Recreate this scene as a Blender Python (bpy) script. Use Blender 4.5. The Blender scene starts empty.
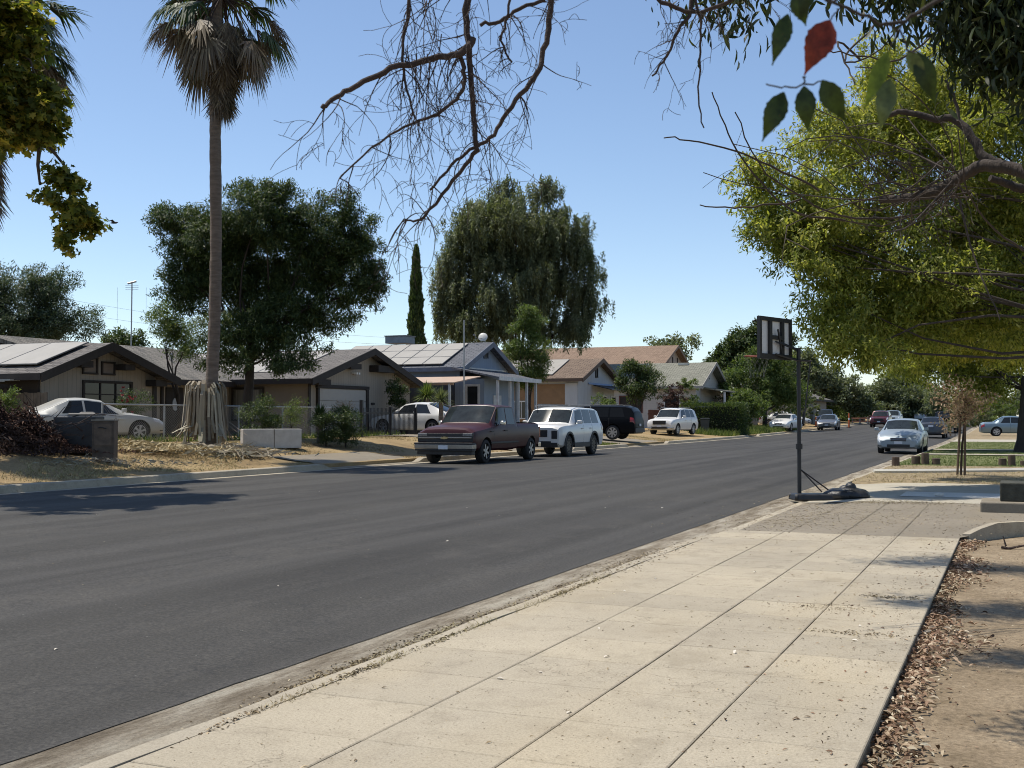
import bpy, bmesh, math, random
import numpy as np
from mathutils import Vector, Matrix, noise
random.seed(7); RNG = np.random.default_rng(7)
S = bpy.context.scene; COL = S.collection
R = math.radians
# ------------------------------------------------------------------ camera, sky, sun, exposure
F = 1170.0; YAW = math.atan(502/F); PIT = math.atan(34/F); CH = 1.4
cam_d = bpy.data.cameras.new('camera'); cam = bpy.data.objects.new('camera', cam_d); COL.objects.link(cam)
cam.location = (0, 0, CH); cam.rotation_euler = (math.pi/2+PIT, 0, YAW)
cam_d.sensor_width = 36; cam_d.lens = F/1024*36; cam_d.clip_start = .05; cam_d.clip_end = 3000
cam_d.dof.use_dof = True; cam_d.dof.focus_distance = 12; cam_d.dof.aperture_fstop = 11
S.camera = cam
SUN_EL = 68.0; SUNV = Vector((-.99, .08, 0)).normalized()       # horizontal direction towards the sun
w = bpy.data.worlds.new("World"); S.world = w; w.use_nodes = True
nt = w.node_tree; bg = nt.nodes['Background']; sky = nt.nodes.new('ShaderNodeTexSky')
sky.sky_type = 'NISHITA'; sky.sun_disc = False; sky.sun_elevation = R(SUN_EL)
sky.sun_rotation = math.atan2(SUNV.x, SUNV.y)
sky.air_density = .85; sky.dust_density = .25; sky.ozone_density = 1.15; sky.altitude = 90
nt.links.new(sky.outputs[0], bg.inputs[0]); bg.inputs[1].default_value = .127
sl = bpy.data.lights.new('sun', 'SUN'); sl.energy = 4.2; sl.angle = R(.55); sl.color = (1, .935, .83)
so = bpy.data.objects.new('sun', sl); COL.objects.link(so)
sd = Vector((SUNV.x*math.cos(R(SUN_EL)), SUNV.y*math.cos(R(SUN_EL)), math.sin(R(SUN_EL))))
so.rotation_euler = sd.to_track_quat('Z', 'Y').to_euler(); so.location = (0, 0, 40)
S.view_settings.view_transform = 'Standard'; S.view_settings.look = 'None'
S.view_settings.exposure = .3; S.view_settings.gamma = 1; S.view_settings.use_curve_mapping = False
S.render.engine = 'CYCLES'; S.cycles.filter_width = 1.0
cy, sy = math.cos(YAW), math.sin(YAW); cp, sp_ = math.cos(PIT), math.sin(PIT)
def at(px, py, Z):
    "point at depth Z metres in front of the camera seen at pixel px,py"
    a = (px-512)/F; b = (384-py)/F
    fz = cp-b*sp_; up = sp_+b*cp; t = Z/fz
    return Vector(((a*cy-fz*sy)*t, (a*sy+fz*cy)*t, CH+up*t))
# ------------------------------------------------------------------ terrain heights
def rise(Y):
    if Y < 62: return 0.0
    t = Y-62; k = 55.0
    return .00011*min(t, k)**2 + (max(0, t-k))*.0105 if Y < 190 else .00011*k*k+(190-62-k)*.0105
def smooth(t): t = max(0, min(1, t)); return t*t*(3-2*t)
def road_z(x): return -.10 + (.10)*((-4.05-x)/13.15) + .05*math.sin(math.pi*max(0, min(1, (-4.05-x)/13.15)))
def gz(x, Y):
    r = rise(Y)
    if x < -17.34:
        pl = .66-.2*smooth((Y-44)/16)
        return r+.13+(pl-.13)*smooth((-17.34-x)/5.2)
    if x < -4.05: return r+road_z(x)
    if x < -3.4: return r-.10
    if x < -.6 or Y > 14.6: return r
    return r-.08
# ------------------------------------------------------------------ helpers
def tag(o, label=None, cat=None, group=None, kind=None):
    if label: o['label'] = label
    if cat: o['category'] = cat
    if group: o['group'] = group
    if kind: o['kind'] = kind
    return o
def thing(name, label, cat, loc=(0,0,0), rz=0, group=None):
    o = bpy.data.objects.new(name, None); COL.objects.link(o); o.empty_display_size = .3
    o.location = loc; o.rotation_euler = (0, 0, rz); return tag(o, label, cat, group)
def kids(o): return [c for c in bpy.data.objects if c.parent == o]
def copy_tree(o, parent=None):
    c = o.copy(); COL.objects.link(c)
    if parent: c.parent = parent
    for ch in kids(o): copy_tree(ch, c)
    return c
class MB:
    def __init__(s): s.v = []; s.f = []; s.m = []
    def add(s, vs, fs, m=0):
        n = len(s.v); s.v += [tuple(p) for p in vs]; s.f += [tuple(i+n for i in f) for f in fs]; s.m += [m]*len(fs); return s
    def box(s, c, d, rz=0, m=0, M=None, taper=1):
        x, y, z = d[0]/2, d[1]/2, d[2]/2; t = taper
        vs = [Vector(p) for p in ((-x,-y,-z),(x,-y,-z),(x,y,-z),(-x,y,-z),(-x*t,-y*t,z),(x*t,-y*t,z),(x*t,y*t,z),(-x*t,y*t,z))]
        if M is not None: vs = [M @ p for p in vs]
        if rz: q = Matrix.Rotation(rz, 3, 'Z'); vs = [q @ p for p in vs]
        vs = [p+Vector(c) for p in vs]
        return s.add(vs, [(0,3,2,1),(4,5,6,7),(0,1,5,4),(1,2,6,5),(2,3,7,6),(3,0,4,7)], m)
    def bx(s, x0, x1, y0, y1, z0, z1, m=0): return s.box(((x0+x1)/2,(y0+y1)/2,(z0+z1)/2), (abs(x1-x0),abs(y1-y0),abs(z1-z0)), m=m)
    def tube(s, pts, rad, n=6, m=0, cap=True):
        pts = [Vector(p) for p in pts]
        if not hasattr(rad, '__len__'): rad = [rad]*len(pts)
        base = len(s.v); up = None
        for i, p in enumerate(pts):
            d = (pts[min(i+1,len(pts)-1)]-pts[max(i-1,0)])
            if d.length < 1e-9: d = Vector((0,0,1))
            d.normalize()
            if up is None: up = d.orthogonal().normalized()
            up = (up-d*up.dot(d)); up = up.normalized() if up.length > 1e-6 else d.orthogonal().normalized()
            sd_ = d.cross(up)
            for k in range(n):
                a = 2*math.pi*k/n; s.v.append(tuple(p+(up*math.cos(a)+sd_*math.sin(a))*rad[i]))
        for i in range(len(pts)-1):
            for k in range(n):
                a = base+i*n+k; b = base+i*n+(k+1)%n
                s.f.append((a, b, b+n, a+n)); s.m.append(m)
        if cap and n > 2:
            s.f.append(tuple(base+k for k in reversed(range(n)))); s.m.append(m)
            e = base+(len(pts)-1)*n; s.f.append(tuple(e+k for k in range(n))); s.m.append(m)
        return s
    def prism(s, poly, axis, a0, a1, m=0):
        "poly of 2D points extruded along axis 'x','y' or 'z' from a0 to a1"
        def P(p, a): return {'x': (a, p[0], p[1]), 'y': (p[0], a, p[1]), 'z': (p[0], p[1], a)}[axis]
        n = len(poly); vs = [P(p, a0) for p in poly]+[P(p, a1) for p in poly]
        fs = [tuple(range(n)), tuple(range(2*n-1, n-1, -1))]+[(i, i+n, (i+1)%n+n, (i+1)%n) for i in range(n)]
        return s.add(vs, fs, m)
    def lathe(s, prof, n=24, c=(0,0,0), axis='z', m=0, close=False):
        base = len(s.v); q = len(prof)
        for k in range(n):
            a = 2*math.pi*k/n
            for r, h in prof:
                p = {'z': (r*math.cos(a), r*math.sin(a), h), 'y': (r*math.cos(a), h, r*math.sin(a)), 'x': (h, r*math.cos(a), r*math.sin(a))}[axis]
                s.v.append((p[0]+c[0], p[1]+c[1], p[2]+c[2]))
        for k in range(n):
            for i in range(q-1 if not close else q):
                j = (i+1)%q; a = base+k*q+i; b = base+((k+1)%n)*q+i; c2 = base+((k+1)%n)*q+j; d = base+k*q+j
                s.f.append((a, b, c2, d)); s.m.append(m)
        return s
    def build(s, name, mats, parent=None, smooth=False, world=False, bevel=0, angle=35):
        me = bpy.data.meshes.new(name)
        v = s.v
        if world and parent is not None:
            l = parent.location; v = [(a-l.x, b-l.y, c-l.z) for a, b, c in v]
        me.from_pydata(v, [], s.f)
        if not isinstance(mats, (list, tuple)): mats = [mats]
        for m in mats: me.materials.append(m)
        me.polygons.foreach_set('material_index', s.m)
        bm = bmesh.new(); bm.from_mesh(me); bmesh.ops.recalc_face_normals(bm, faces=bm.faces); bm.to_mesh(me); bm.free()
        if smooth:
            me.polygons.foreach_set('use_smooth', [True]*len(me.polygons)); me.set_sharp_from_angle(angle=R(angle))
        o = bpy.data.objects.new(name, me); COL.objects.link(o)
        if parent: o.parent = parent
        if bevel:
            b = o.modifiers.new('bevel', 'BEVEL'); b.width = bevel; b.segments = 2; b.limit_method = 'ANGLE'
        return o
def npmesh(name, V, k, mat, parent=None, world=True, mi=None):
    "fast mesh of len(V)/k faces with k vertices each"
    V = np.asarray(V, dtype=np.float32).reshape(-1, 3)
    if parent is not None and world: V = V-np.array(parent.location, dtype=np.float32)
    n = len(V); nf = n//k
    me = bpy.data.meshes.new(name); me.vertices.add(n); me.vertices.foreach_set('co', V.ravel())
    me.loops.add(n); me.loops.foreach_set('vertex_index', np.arange(n, dtype=np.int32))
    me.polygons.add(nf); me.polygons.foreach_set('loop_start', np.arange(0, n, k, dtype=np.int32))
    me.polygons.foreach_set('loop_total', np.full(nf, k, dtype=np.int32))
    for m in (mat if isinstance(mat, (list, tuple)) else [mat]): me.materials.append(m)
    if mi is not None: me.polygons.foreach_set('material_index', mi)
    me.update(calc_edges=True); me.validate()
    o = bpy.data.objects.new(name, me); COL.objects.link(o)
    if parent: o.parent = parent
    return o
# ------------------------------------------------------------------ materials
def lin(c):
    return tuple(((x/255)/12.92 if x/255 <= .04045 else ((x/255+.055)/1.055)**2.4) for x in c)+(1,)
class NT:
    def __init__(s, name):
        s.m = bpy.data.materials.new(name); s.m.use_nodes = True; s.t = s.m.node_tree; s.n = s.t.nodes
        s.b = s.n['Principled BSDF']; s.tc = s.n.new('ShaderNodeTexCoord'); s.co = s.tc.outputs['Object']
    def new(s, k, **kw):
        x = s.n.new(k)
        for a, b in kw.items():
            if hasattr(x, a): setattr(x, a, b)
            else: x.inputs[a.replace('_', ' ')].default_value = b
        return x
    def link(s, a, b): s.t.links.new(a, b)
    def map(s, scale=(1,1,1), rot=(0,0,0)):
        x = s.new('ShaderNodeMapping'); x.inputs['Scale'].default_value = scale; x.inputs['Rotation'].default_value = rot
        s.link(s.co, x.inputs[0]); return x.outputs[0]
    def noise(s, scale, detail=4, rough=.6, co=None, dist=0):
        x = s.new('ShaderNodeTexNoise'); x.inputs['Scale'].default_value = scale; x.inputs['Detail'].default_value = detail
        x.inputs['Roughness'].default_value = rough; x.inputs['Distortion'].default_value = dist
        s.link(co if co is not None else s.co, x.inputs['Vector']); return x.outputs['Fac']
    def ramp(s, fac, stops):
        x = s.new('ShaderNodeValToRGB'); e = x.color_ramp.elements
        while len(e) < len(stops): e.new(.5)
        for q, (p, c) in zip(e, stops): q.position = p; q.color = c if len(c) == 4 else tuple(c)+(1,)
        s.link(fac, x.inputs[0]); return x.outputs[0]
    def mix(s, fac, a, b, mode='MIX'):
        x = s.new('ShaderNodeMix'); x.data_type = 'RGBA'; x.blend_type = mode
        for v, i in ((fac, x.inputs[0]), (a, x.inputs[6]), (b, x.inputs[7])):
            if hasattr(v, 'links') or hasattr(v, 'is_output'): s.link(v, i)
            else: i.default_value = v
        return x.outputs[2]
    def bump(s, h, dist=.01, strength=1):
        x = s.new('ShaderNodeBump'); x.inputs['Distance'].default_value = dist; x.inputs['Strength'].default_value = strength
        s.link(h, x.inputs['Height']); s.link(x.outputs[0], s.b.inputs['Normal']); return x
    def base(s, c): s.link(c, s.b.inputs['Base Color'])
def sc(c, k): return tuple(min(1, x*k) for x in c[:3])+(1,)
def M(name, c, rough=.8, var=.18, scale=3, c2=None, bump=0, bscale=60, metal=0, coat=0, spec=.5, stretch=(1,1,1)):
    t = NT(name); b = t.b; b.inputs['Roughness'].default_value = rough; b.inputs['Metallic'].default_value = metal
    b.inputs['Coat Weight'].default_value = coat; b.inputs['Coat Roughness'].default_value = .05; b.inputs['Specular IOR Level'].default_value = spec
    c = tuple(c)[:3]+(1,)
    co = t.map(stretch)
    n = t.noise(scale, 5, .65, co)
    t.base(t.ramp(n, [(.3, sc(c, 1-var)), (.7, c2 if c2 else sc(c, 1+var))]))
    if bump: t.bump(t.noise(bscale, 4, .6, co), bump)
    return t.m
def leafmat(name, stops, trans=.35, rough=.5, tcol=None, mottle=False):
    t = NT(name); g = t.new('ShaderNodeNewGeometry')
    col = t.ramp(g.outputs['Random Per Island'], stops)
    big = t.noise(.35, 2); col = t.mix(t.ramp(big, [(.35, (0,0,0,1)), (.65, (1,1,1,1))]), col, t.mix(1.0, col, (.72,.8,.75,1), 'MULTIPLY'))
    if mottle:
        col = t.mix(1.0, col, t.ramp(t.noise(95, 4, .7), [(.3,(.55,.55,.5)),(.7,(1.35,1.3,1.1))]), 'MULTIPLY'); col = t.mix(t.ramp(t.noise(160, 3, .6), [(.66,(0,0,0)),(.72,(.6,.6,.6))]), col, (.10,.06,.025,1))
    t.base(col); t.b.inputs['Roughness'].default_value = rough; t.b.inputs['Specular IOR Level'].default_value = .3
    tr = t.new('ShaderNodeBsdfTranslucent'); t.link(t.mix(1.0, col, (1.25,1.3,.6,1) if tcol is None else tcol, 'MULTIPLY'), tr.inputs[0])
    mx = t.new('ShaderNodeMixShader'); mx.inputs[0].default_value = trans
    t.link(t.b.outputs[0], mx.inputs[1]); t.link(tr.outputs[0], mx.inputs[2])
    t.link(mx.outputs[0], t.n['Material Output'].inputs[0]); return t.m
MT = {}
def asphalt():
    t = NT('asphalt'); t.b.inputs['Roughness'].default_value = .85; t.b.inputs['Specular IOR Level'].default_value = .3
    big = t.noise(.35, 4, .6, t.map((1,.22,1))); mid = t.noise(1.2, 5, .7, t.map((1,.5,1))); fine = t.noise(42, 4, .85)
    st = t.noise(.9, 3, .5, t.map((2.2,.04,1)))
    a = t.ramp(big, [(.32, (.025,.0232,.0203)), (.68, (.047,.0442,.0385))])
    a = t.mix(t.ramp(st, [(.4,(0,0,0)),(.62,(.8,.8,.8))]), a, (.058,.055,.050,1))
    a = t.mix(t.ramp(mid, [(.52,(0,0,0)),(.72,(.7,.7,.7))]), a, (.068,.063,.055,1))
    a = t.mix(1.0, a, t.ramp(fine, [(.3,(.42,.42,.42)),(.5,(1,1,1)),(.7,(1.8,1.77,1.7))]), 'MULTIPLY')
    sp = t.ramp(t.noise(31, 2, .5), [(.74,(0,0,0)),(.78,(1,1,1))])
    a = t.mix(sp, a, (.17,.165,.15,1)); 
    cr = t.new('ShaderNodeTexVoronoi'); cr.feature = 'DISTANCE_TO_EDGE'; cr.inputs['Scale'].default_value = .33
    w1 = t.new('ShaderNodeVectorMath'); w1.operation = 'ADD'; nn = t.new('ShaderNodeTexNoise'); nn.inputs['Scale'].default_value = 2.2
    t.link(t.co, nn.inputs['Vector']); t.link(nn.outputs['Color'], w1.inputs[1]); t.link(t.co, w1.inputs[0]); t.link(w1.outputs[0], cr.inputs['Vector'])
    a = t.mix(t.ramp(cr.outputs['Distance'], [(.0,(.45,.45,.45)),(.006,(0,0,0))]), a, (.018,.018,.018,1))
    t.base(a); t.bump(fine, .004, .8); return t.m
def concrete(name, c, dirt=(.2,.165,.12), amt=.5, speck=.5, grime=None, slabs=False):
    t = NT(name); t.b.inputs['Roughness'].default_value = .9; t.b.inputs['Specular IOR Level'].default_value = .25
    big = t.noise(.55, 5, .65); mid = t.noise(3.5, 5, .7); fine = t.noise(75, 4, .9)
    a = t.ramp(big, [(.3, sc(c,.86)), (.7, sc(c,1.08))])
    a = t.mix(t.ramp(mid, [(.5,(0,0,0)),(.85,(amt,)*3)]), a, tuple(dirt)+(1,))
    a = t.mix(t.ramp(t.noise(1.3, 3, .5, t.map((1,.3,1))), [(.5,(0,0,0)),(.75,(.35,.35,.35))]), a, (c[0]*1.1, c[1]*1.02, c[2]*.85, 1))
    a = t.mix(1.0, a, t.ramp(fine, [(.3,(.62,.61,.6)),(.52,(1.0,1.0,1.0)),(.7,(1.16,1.16,1.16))]), 'MULTIPLY')
    if slabs:
        g = t.new('ShaderNodeNewGeometry'); a = t.mix(1.0, a, t.ramp(g.outputs['Random Per Island'], [(0,(.90,.90,.90)),(.5,(1,.995,.985)),(1,(1.07,1.06,1.03))]), 'MULTIPLY')
        st_ = t.ramp(t.noise(.9, 6, .75, t.map((1,.6,1))), [(.56,(0,0,0)),(.62,(.28,.28,.28)),(.75,(.5,.5,.5))]); a = t.mix(st_, a, (.215,.18,.125,1))
        ck = t.new('ShaderNodeTexVoronoi'); ck.feature = 'DISTANCE_TO_EDGE'; ck.inputs['Scale'].default_value = .55
        w1 = t.new('ShaderNodeVectorMath'); w1.operation = 'ADD'; nn = t.new('ShaderNodeTexNoise'); nn.inputs['Scale'].default_value = 3.0; nn.inputs['Detail'].default_value = 5
        t.link(t.co, nn.inputs['Vector']); t.link(nn.outputs['Color'], w1.inputs[1]); t.link(t.co, w1.inputs[0]); t.link(w1.outputs[0], ck.inputs['Vector'])
        a = t.mix(t.ramp(ck.outputs['Distance'], [(.0,(.55,.55,.55)),(.0035,(0,0,0))]), a, (.12,.10,.07,1))
    v = t.ramp(t.noise(34, 3, .7, t.map((1,1.7,1))), [(.655,(0,0,0)),(.69,(speck,)*3)])
    a = t.mix(v, a, (.09,.075,.055,1))
    t.base(a); t.bump(fine, .003, .7); return t.m
def ground_mat():
    t = NT('dry_ground'); t.b.inputs['Roughness'].default_value = .95; t.b.inputs['Specular IOR Level'].default_value = .1
    a = t.ramp(t.noise(.5, 6, .7), [(.3,(.20,.15,.09)),(.5,(.33,.25,.145)),(.7,(.42,.33,.19))])
    f = t.noise(18, 5, .8); a = t.mix(1.0, a, t.ramp(f, [(.25,(.5,.48,.45)),(.7,(1.25,1.2,1.1))]), 'MULTIPLY')
    t.base(a); t.bump(f, .04, .8); return t.m
def soil_mat():
    t = NT('bare_soil'); t.b.inputs['Roughness'].default_value = .97; t.b.inputs['Specular IOR Level'].default_value = .1
    a = t.ramp(t.noise(1.6, 8, .75), [(.3,(.19,.15,.10)),(.5,(.27,.215,.15)),(.7,(.36,.295,.21))])
    f = t.noise(34, 6, .85); a = t.mix(1.0, a, t.ramp(f, [(.3,(.45,.43,.41)),(.68,(1.35,1.32,1.25))]), 'MULTIPLY')
    t.base(a); t.bump(t.noise(14, 8, .8), .018, .8); return t.m
def siding(name, c, period=.2, axis='Y', dark=.55):
    t = NT(name); t.b.inputs['Roughness'].default_value = .8
    wv = t.new('ShaderNodeTexWave'); wv.wave_type = 'BANDS'; wv.bands_direction = axis; wv.wave_profile = 'TRI'
    wv.inputs['Scale'].default_value = .314159/period; t.link(t.co, wv.inputs['Vector'])
    g = t.ramp(wv.outputs['Fac'], [(.0,(dark,)*3),(.12,(1,1,1))])
    a = t.ramp(t.noise(1.5, 4, .7, t.map((1,1,.3))), [(.3, sc(c,.9)),(.7, sc(c,1.08))])
    t.base(t.mix(1.0, a, g, 'MULTIPLY')); t.bump(g, .012, .8); return t.m
def shingle(name, c, c2, sx=1.0):
    t = NT(name); t.b.inputs['Roughness'].default_value = .92; t.b.inputs['Specular IOR Level'].default_value = .15
    br = t.new('ShaderNodeTexBrick'); br.offset = .5; br.inputs['Color1'].default_value = c; br.inputs['Color2'].default_value = c2
    br.inputs['Mortar'].default_value = sc(c, .3); br.inputs['Scale'].default_value = 1; br.inputs['Mortar Size'].default_value = .02
    br.inputs['Brick Width'].default_value = .42; br.inputs['Row Height'].default_value = .16; br.inputs['Bias'].default_value = .0
    t.link(t.co, br.inputs['Vector'])
    n = t.noise(.6, 5, .7); a = t.mix(t.ramp(n, [(.4,(0,0,0)),(.7,(.6,.6,.6))]), br.outputs[0], sc(c2, .8))
    n2 = t.noise(14, 3, .8); a = t.mix(1.0, a, t.ramp(n2, [(.3,(.75,.75,.75)),(.7,(1.2,1.2,1.2))]), 'MULTIPLY')
    t.base(a); t.bump(n2, .01, .6); return t.m
MT['asphalt'] = asphalt()
MT['concrete'] = concrete('sidewalk_concrete', (.40,.352,.268), speck=.55, amt=.6, slabs=True)
def gutter_mat():
    t = NT('gutter_concrete'); t.b.inputs['Roughness'].default_value = .95; t.b.inputs['Specular IOR Level'].default_value = .15
    a = t.ramp(t.noise(1.4, 6, .75, t.map((3.2,.6,1))), [(.34,(.13,.105,.075)),(.48,(.24,.205,.155)),(.6,(.36,.325,.26)),(.7,(.40,.365,.295))])
    f = t.noise(55, 5, .9); a = t.mix(1.0, a, t.ramp(f, [(.32,(.45,.43,.4)),(.5,(1,1,1)),(.68,(1.3,1.28,1.22))]), 'MULTIPLY')
    t.base(a); t.bump(t.noise(24, 6, .85), .02, 1); return t.m
MT['gutter'] = gutter_mat()
MT['kerb'] = concrete('kerb_concrete', (.40,.355,.275), amt=.9, speck=.7, slabs=True)
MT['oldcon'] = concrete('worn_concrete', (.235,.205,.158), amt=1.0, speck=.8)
MT['newcon'] = concrete('clean_concrete', (.42,.385,.31), amt=.35, speck=.2)
MT['whitecon'] = concrete('pale_concrete', (.62,.6,.54), amt=.1, speck=.1)
MT['ground'] = ground_mat(); MT['soil'] = soil_mat()
MT['seam'] = M('joint_dirt', (.17,.145,.10), .95)
MT['glass'] = M('dark_glass', (.018,.021,.025), .06, .1, spec=.35)
MT['shield'] = M('windscreen_glass', (.022,.028,.03), .02, .4, 3, spec=.25)
MT['carglass'] = M('tinted_glass', (.014,.017,.02), .08, .2, 2, spec=.4)
MT['darkchrome'] = M('dark_chrome', (.30,.29,.28), .28, .1, metal=.9)  # chrome darkened: its dark reflections are put into the base colour
MT['tyre'] = M('tyre_rubber', (.02,.02,.021), .85, .2, 20)
MT['rim'] = M('alloy_rim', (.42,.42,.43), .35, .1, metal=.7)
MT['rimdark'] = M('dark_rim', (.05,.05,.052), .4, .1, metal=.5)
MT['chrome'] = M('chrome', (.62,.62,.62), .16, .05, metal=1)
MT['black'] = M('black_plastic', (.02,.02,.021), .55, .3, 6)
MT['trim'] = M('dark_brown_trim', (.022,.017,.014), .75, .3, 6)
MT['arch'] = M('wheel_well', (.008,.008,.008), .95)
MT['lamp'] = M('headlight_lens', (.62,.63,.63), .12, .1, 30, spec=.9, coat=.5)
MT['tail'] = M('tail_light_lens', (.24,.012,.01), .2, .1, coat=.6)
MT['amber'] = M('amber_lens', (.5,.16,.03), .2, .1, coat=.6)
MT['plate'] = M('licence_plate', (.6,.62,.66), .5, .08)
MT['white'] = M('white_paint', (.72,.72,.70), .6, .05)
MT['metal'] = M('galvanised_steel', (.34,.35,.35), .5, .15, 8, metal=.6)
MT['steel'] = M('dull_steel', (.2,.2,.2), .6, .2, 8, metal=.3)
MT['bark'] = M('bark', (.045,.034,.026), .95, .4, 6, bump=.03, bscale=18, stretch=(1,1,.3))
MT['deadbark'] = M('dead_bark', (.05,.034,.027), .95, .35, 12, bump=.01, bscale=40)
MT['greytwig'] = M('grey_twig', (.06,.045,.034), .95, .35, 9)
MT['palmbark'] = M('palm_trunk', (.19,.15,.118), .95, .35, 5, bump=.05, bscale=22, stretch=(.5,.5,3))
MT['deadfrond'] = leafmat('dead_palm_frond', [(0,(.10,.075,.055)),(.5,(.19,.145,.10)),(1,(.31,.25,.175))], .15, tcol=(1,1,1,1))
MT['strap'] = leafmat('dry_frond_strap', [(0,(.19,.15,.11)),(.5,(.33,.275,.205)),(1,(.46,.40,.31))], .1, .8, tcol=(1,1,1,1))
MT['palmleaf'] = leafmat('palm_leaf', [(0,(.025,.045,.018)),(.6,(.05,.085,.03)),(1,(.11,.13,.05))], .25)
MT['lawn'] = M('lawn_turf', (.10,.13,.032), .95, .3, 5, c2=(.19,.19,.06,1), bump=.03, bscale=30)
MT['mulch'] = M('mulch', (.24,.175,.10), .97, .35, 6, c2=(.42,.33,.19,1), bump=.05, bscale=25)
# ------------------------------------------------------------------ setting: ground, road, kerbs, pavements
def sheet(name, xs, ys, zf, mat, lab=None):
    mb = MB(); nx, ny = len(xs), len(ys)
    vs = [(x, y, zf(x, y)) for y in ys for x in xs]
    fs = [(j*nx+i, j*nx+i+1, (j+1)*nx+i+1, (j+1)*nx+i) for j in range(ny-1) for i in range(nx-1)]
    mb.add(vs, fs); o = mb.build(name, mat, smooth=True, angle=50); return tag(o, kind='structure')
YS = [-60,-30,-12]+[round(-6+1.0*i, 2) for i in range(0, 72)]+[68,72,76,80,85,90,95,100,105,110,116,122,128,136,145,155,165,175,185,190,200,230,300,500,900]
def under(x, y):
    n = .05*noise.noise(Vector((x*.5, y*.5, 0)))+.02*noise.noise(Vector((x*2, y*2, 3)))
    if x <= -17.45: return gz(x, y)+n*min(1, (-17.4-x)/1.0)-.003
    if x >= -.55:
        return rise(y)-.16+n*.1
    return rise(y)-.32
sheet('ground', [-900,-300,-120,-80,-60,-45,-38,-32,-28]+[-26+.5*i for i in range(0,17)]+[-17.6,-17.45,-17.42,-.58,-.55,-.3,0,.4,.8,1.3,2,3,4.5,6,9,14,25,60,200,900], YS, under, MT['ground'])
# bare soil beside the pavement
sheet('soil', [-.59,-.5,-.3,-.1,.1,.3,.5,.8,1.1,1.5,2,3,4,6,9], [-12,-6,-3]+[-2+.4*i for i in range(0,42)]+[15.2,15.7,16.3],
      lambda x, y: -.075+.03*noise.noise(Vector((x*1.1,y*1.1,5)))*min(1,(x+.6)/.3)+.02*noise.noise(Vector((x*3,y*3,9)))*min(1,(x+.6)/.3)+.025*max(0,x-.3)/3, MT['soil'])
yr = [-60,-20]+[-10+.5*i for i in range(0,144)]+YS[YS.index(68):]
def redge(y): return -4.05+.03*noise.noise(Vector((0,y*9,3)))+.02*noise.noise(Vector((0,y*2.1,1)))+.03*noise.noise(Vector((0,y*.5,4)))
mb = MB(); xs = [-17.0,-16,-14,-12,-10.6,-9,-7,-5.5,-4.6]
vs = [(x if x else redge(y), y, rise(y)+road_z(x if x else -4.05)+(0.004 if x and x > -17.2 else 0)) for y in yr for x in [-17.2+.0]+xs+[0]]
nx = len(xs)+2
mb.add(vs, [(j*nx+i, j*nx+i+1, (j+1)*nx+i+1, (j+1)*nx+i) for j in range(len(yr)-1) for i in range(nx-1)])
tag(mb.build('road', MT['asphalt'], smooth=True), kind='structure')
def strip(name, prof, ys, mat, wob=0):
    "profile (x,z) polyline swept along Y"
    mb = MB(); n = len(prof); vs = []
    for y in ys:
        for x, z in prof: vs.append((x+wob*noise.noise(Vector((x,y*1.3,2))), y, z+rise(y)))
    mb.add(vs, [(j*n+i, j*n+i+1, (j+1)*n+i+1, (j+1)*n+i) for j in range(len(ys)-1) for i in range(n-1)])
    return tag(mb.build(name, mat, smooth=True, angle=30), kind='structure')
def span(a, b, st=1.0):
    n = max(2, int((b-a)/st)+1); return [a+(b-a)*i/(n-1) for i in range(n)]
# right side: gutter then kerb, lowered in front of the driveway
strip('gutter_right', [(-4.18,-.112),(-3.95,-.099),(-3.50,-.104),(-3.47,-.2)], span(-20,62)+span(64,190,6), MT['gutter'])
kbR = [(-3.53,-.11),(-3.505,-.10),(-3.485,-.03),(-3.46,-.004),(-3.43,.001),(-3.335,.001),(-3.332,-.06)]
strip('kerb_right', kbR, span(-20,13.4,.25), MT['kerb'], .035)
strip('kerb_right_beyond', kbR, span(26.5,62)+span(64,71,3), MT['kerb'], .012)
strip('kerb_right_far', kbR, span(79,190,6), MT['kerb'])
# kerb falling to the driveway and rising again
def ramp_kerb(name, y0, y1, up, prof, low):
    mb = MB(); n = len(prof); ys = span(y0, y1, .25); vs = []
    for y in ys:
        t = smooth((y-y0)/(y1-y0)); t = t if up else 1-t
        for x, z in prof: vs.append((x, y, rise(y)+(low+(z-low)*t if z > low else z)))
    mb.add(vs, [(j*n+i, j*n+i+1, (j+1)*n+i+1, (j+1)*n+i) for j in range(len(ys)-1) for i in range(n-1)])
    tag(mb.build(name, MT['kerb'], smooth=True, angle=30), kind='structure')
ramp_kerb('kerb_ramp_near', 13.4, 15.4, False, kbR, -.07); ramp_kerb('kerb_ramp_far', 25.0, 26.5, True, kbR, -.07)
strip('kerb_driveway', [(-3.53,-.11),(-3.5,-.085),(-3.46,-.072),(-3.335,-.07)], span(15.4,25.0), MT['kerb'])
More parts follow.
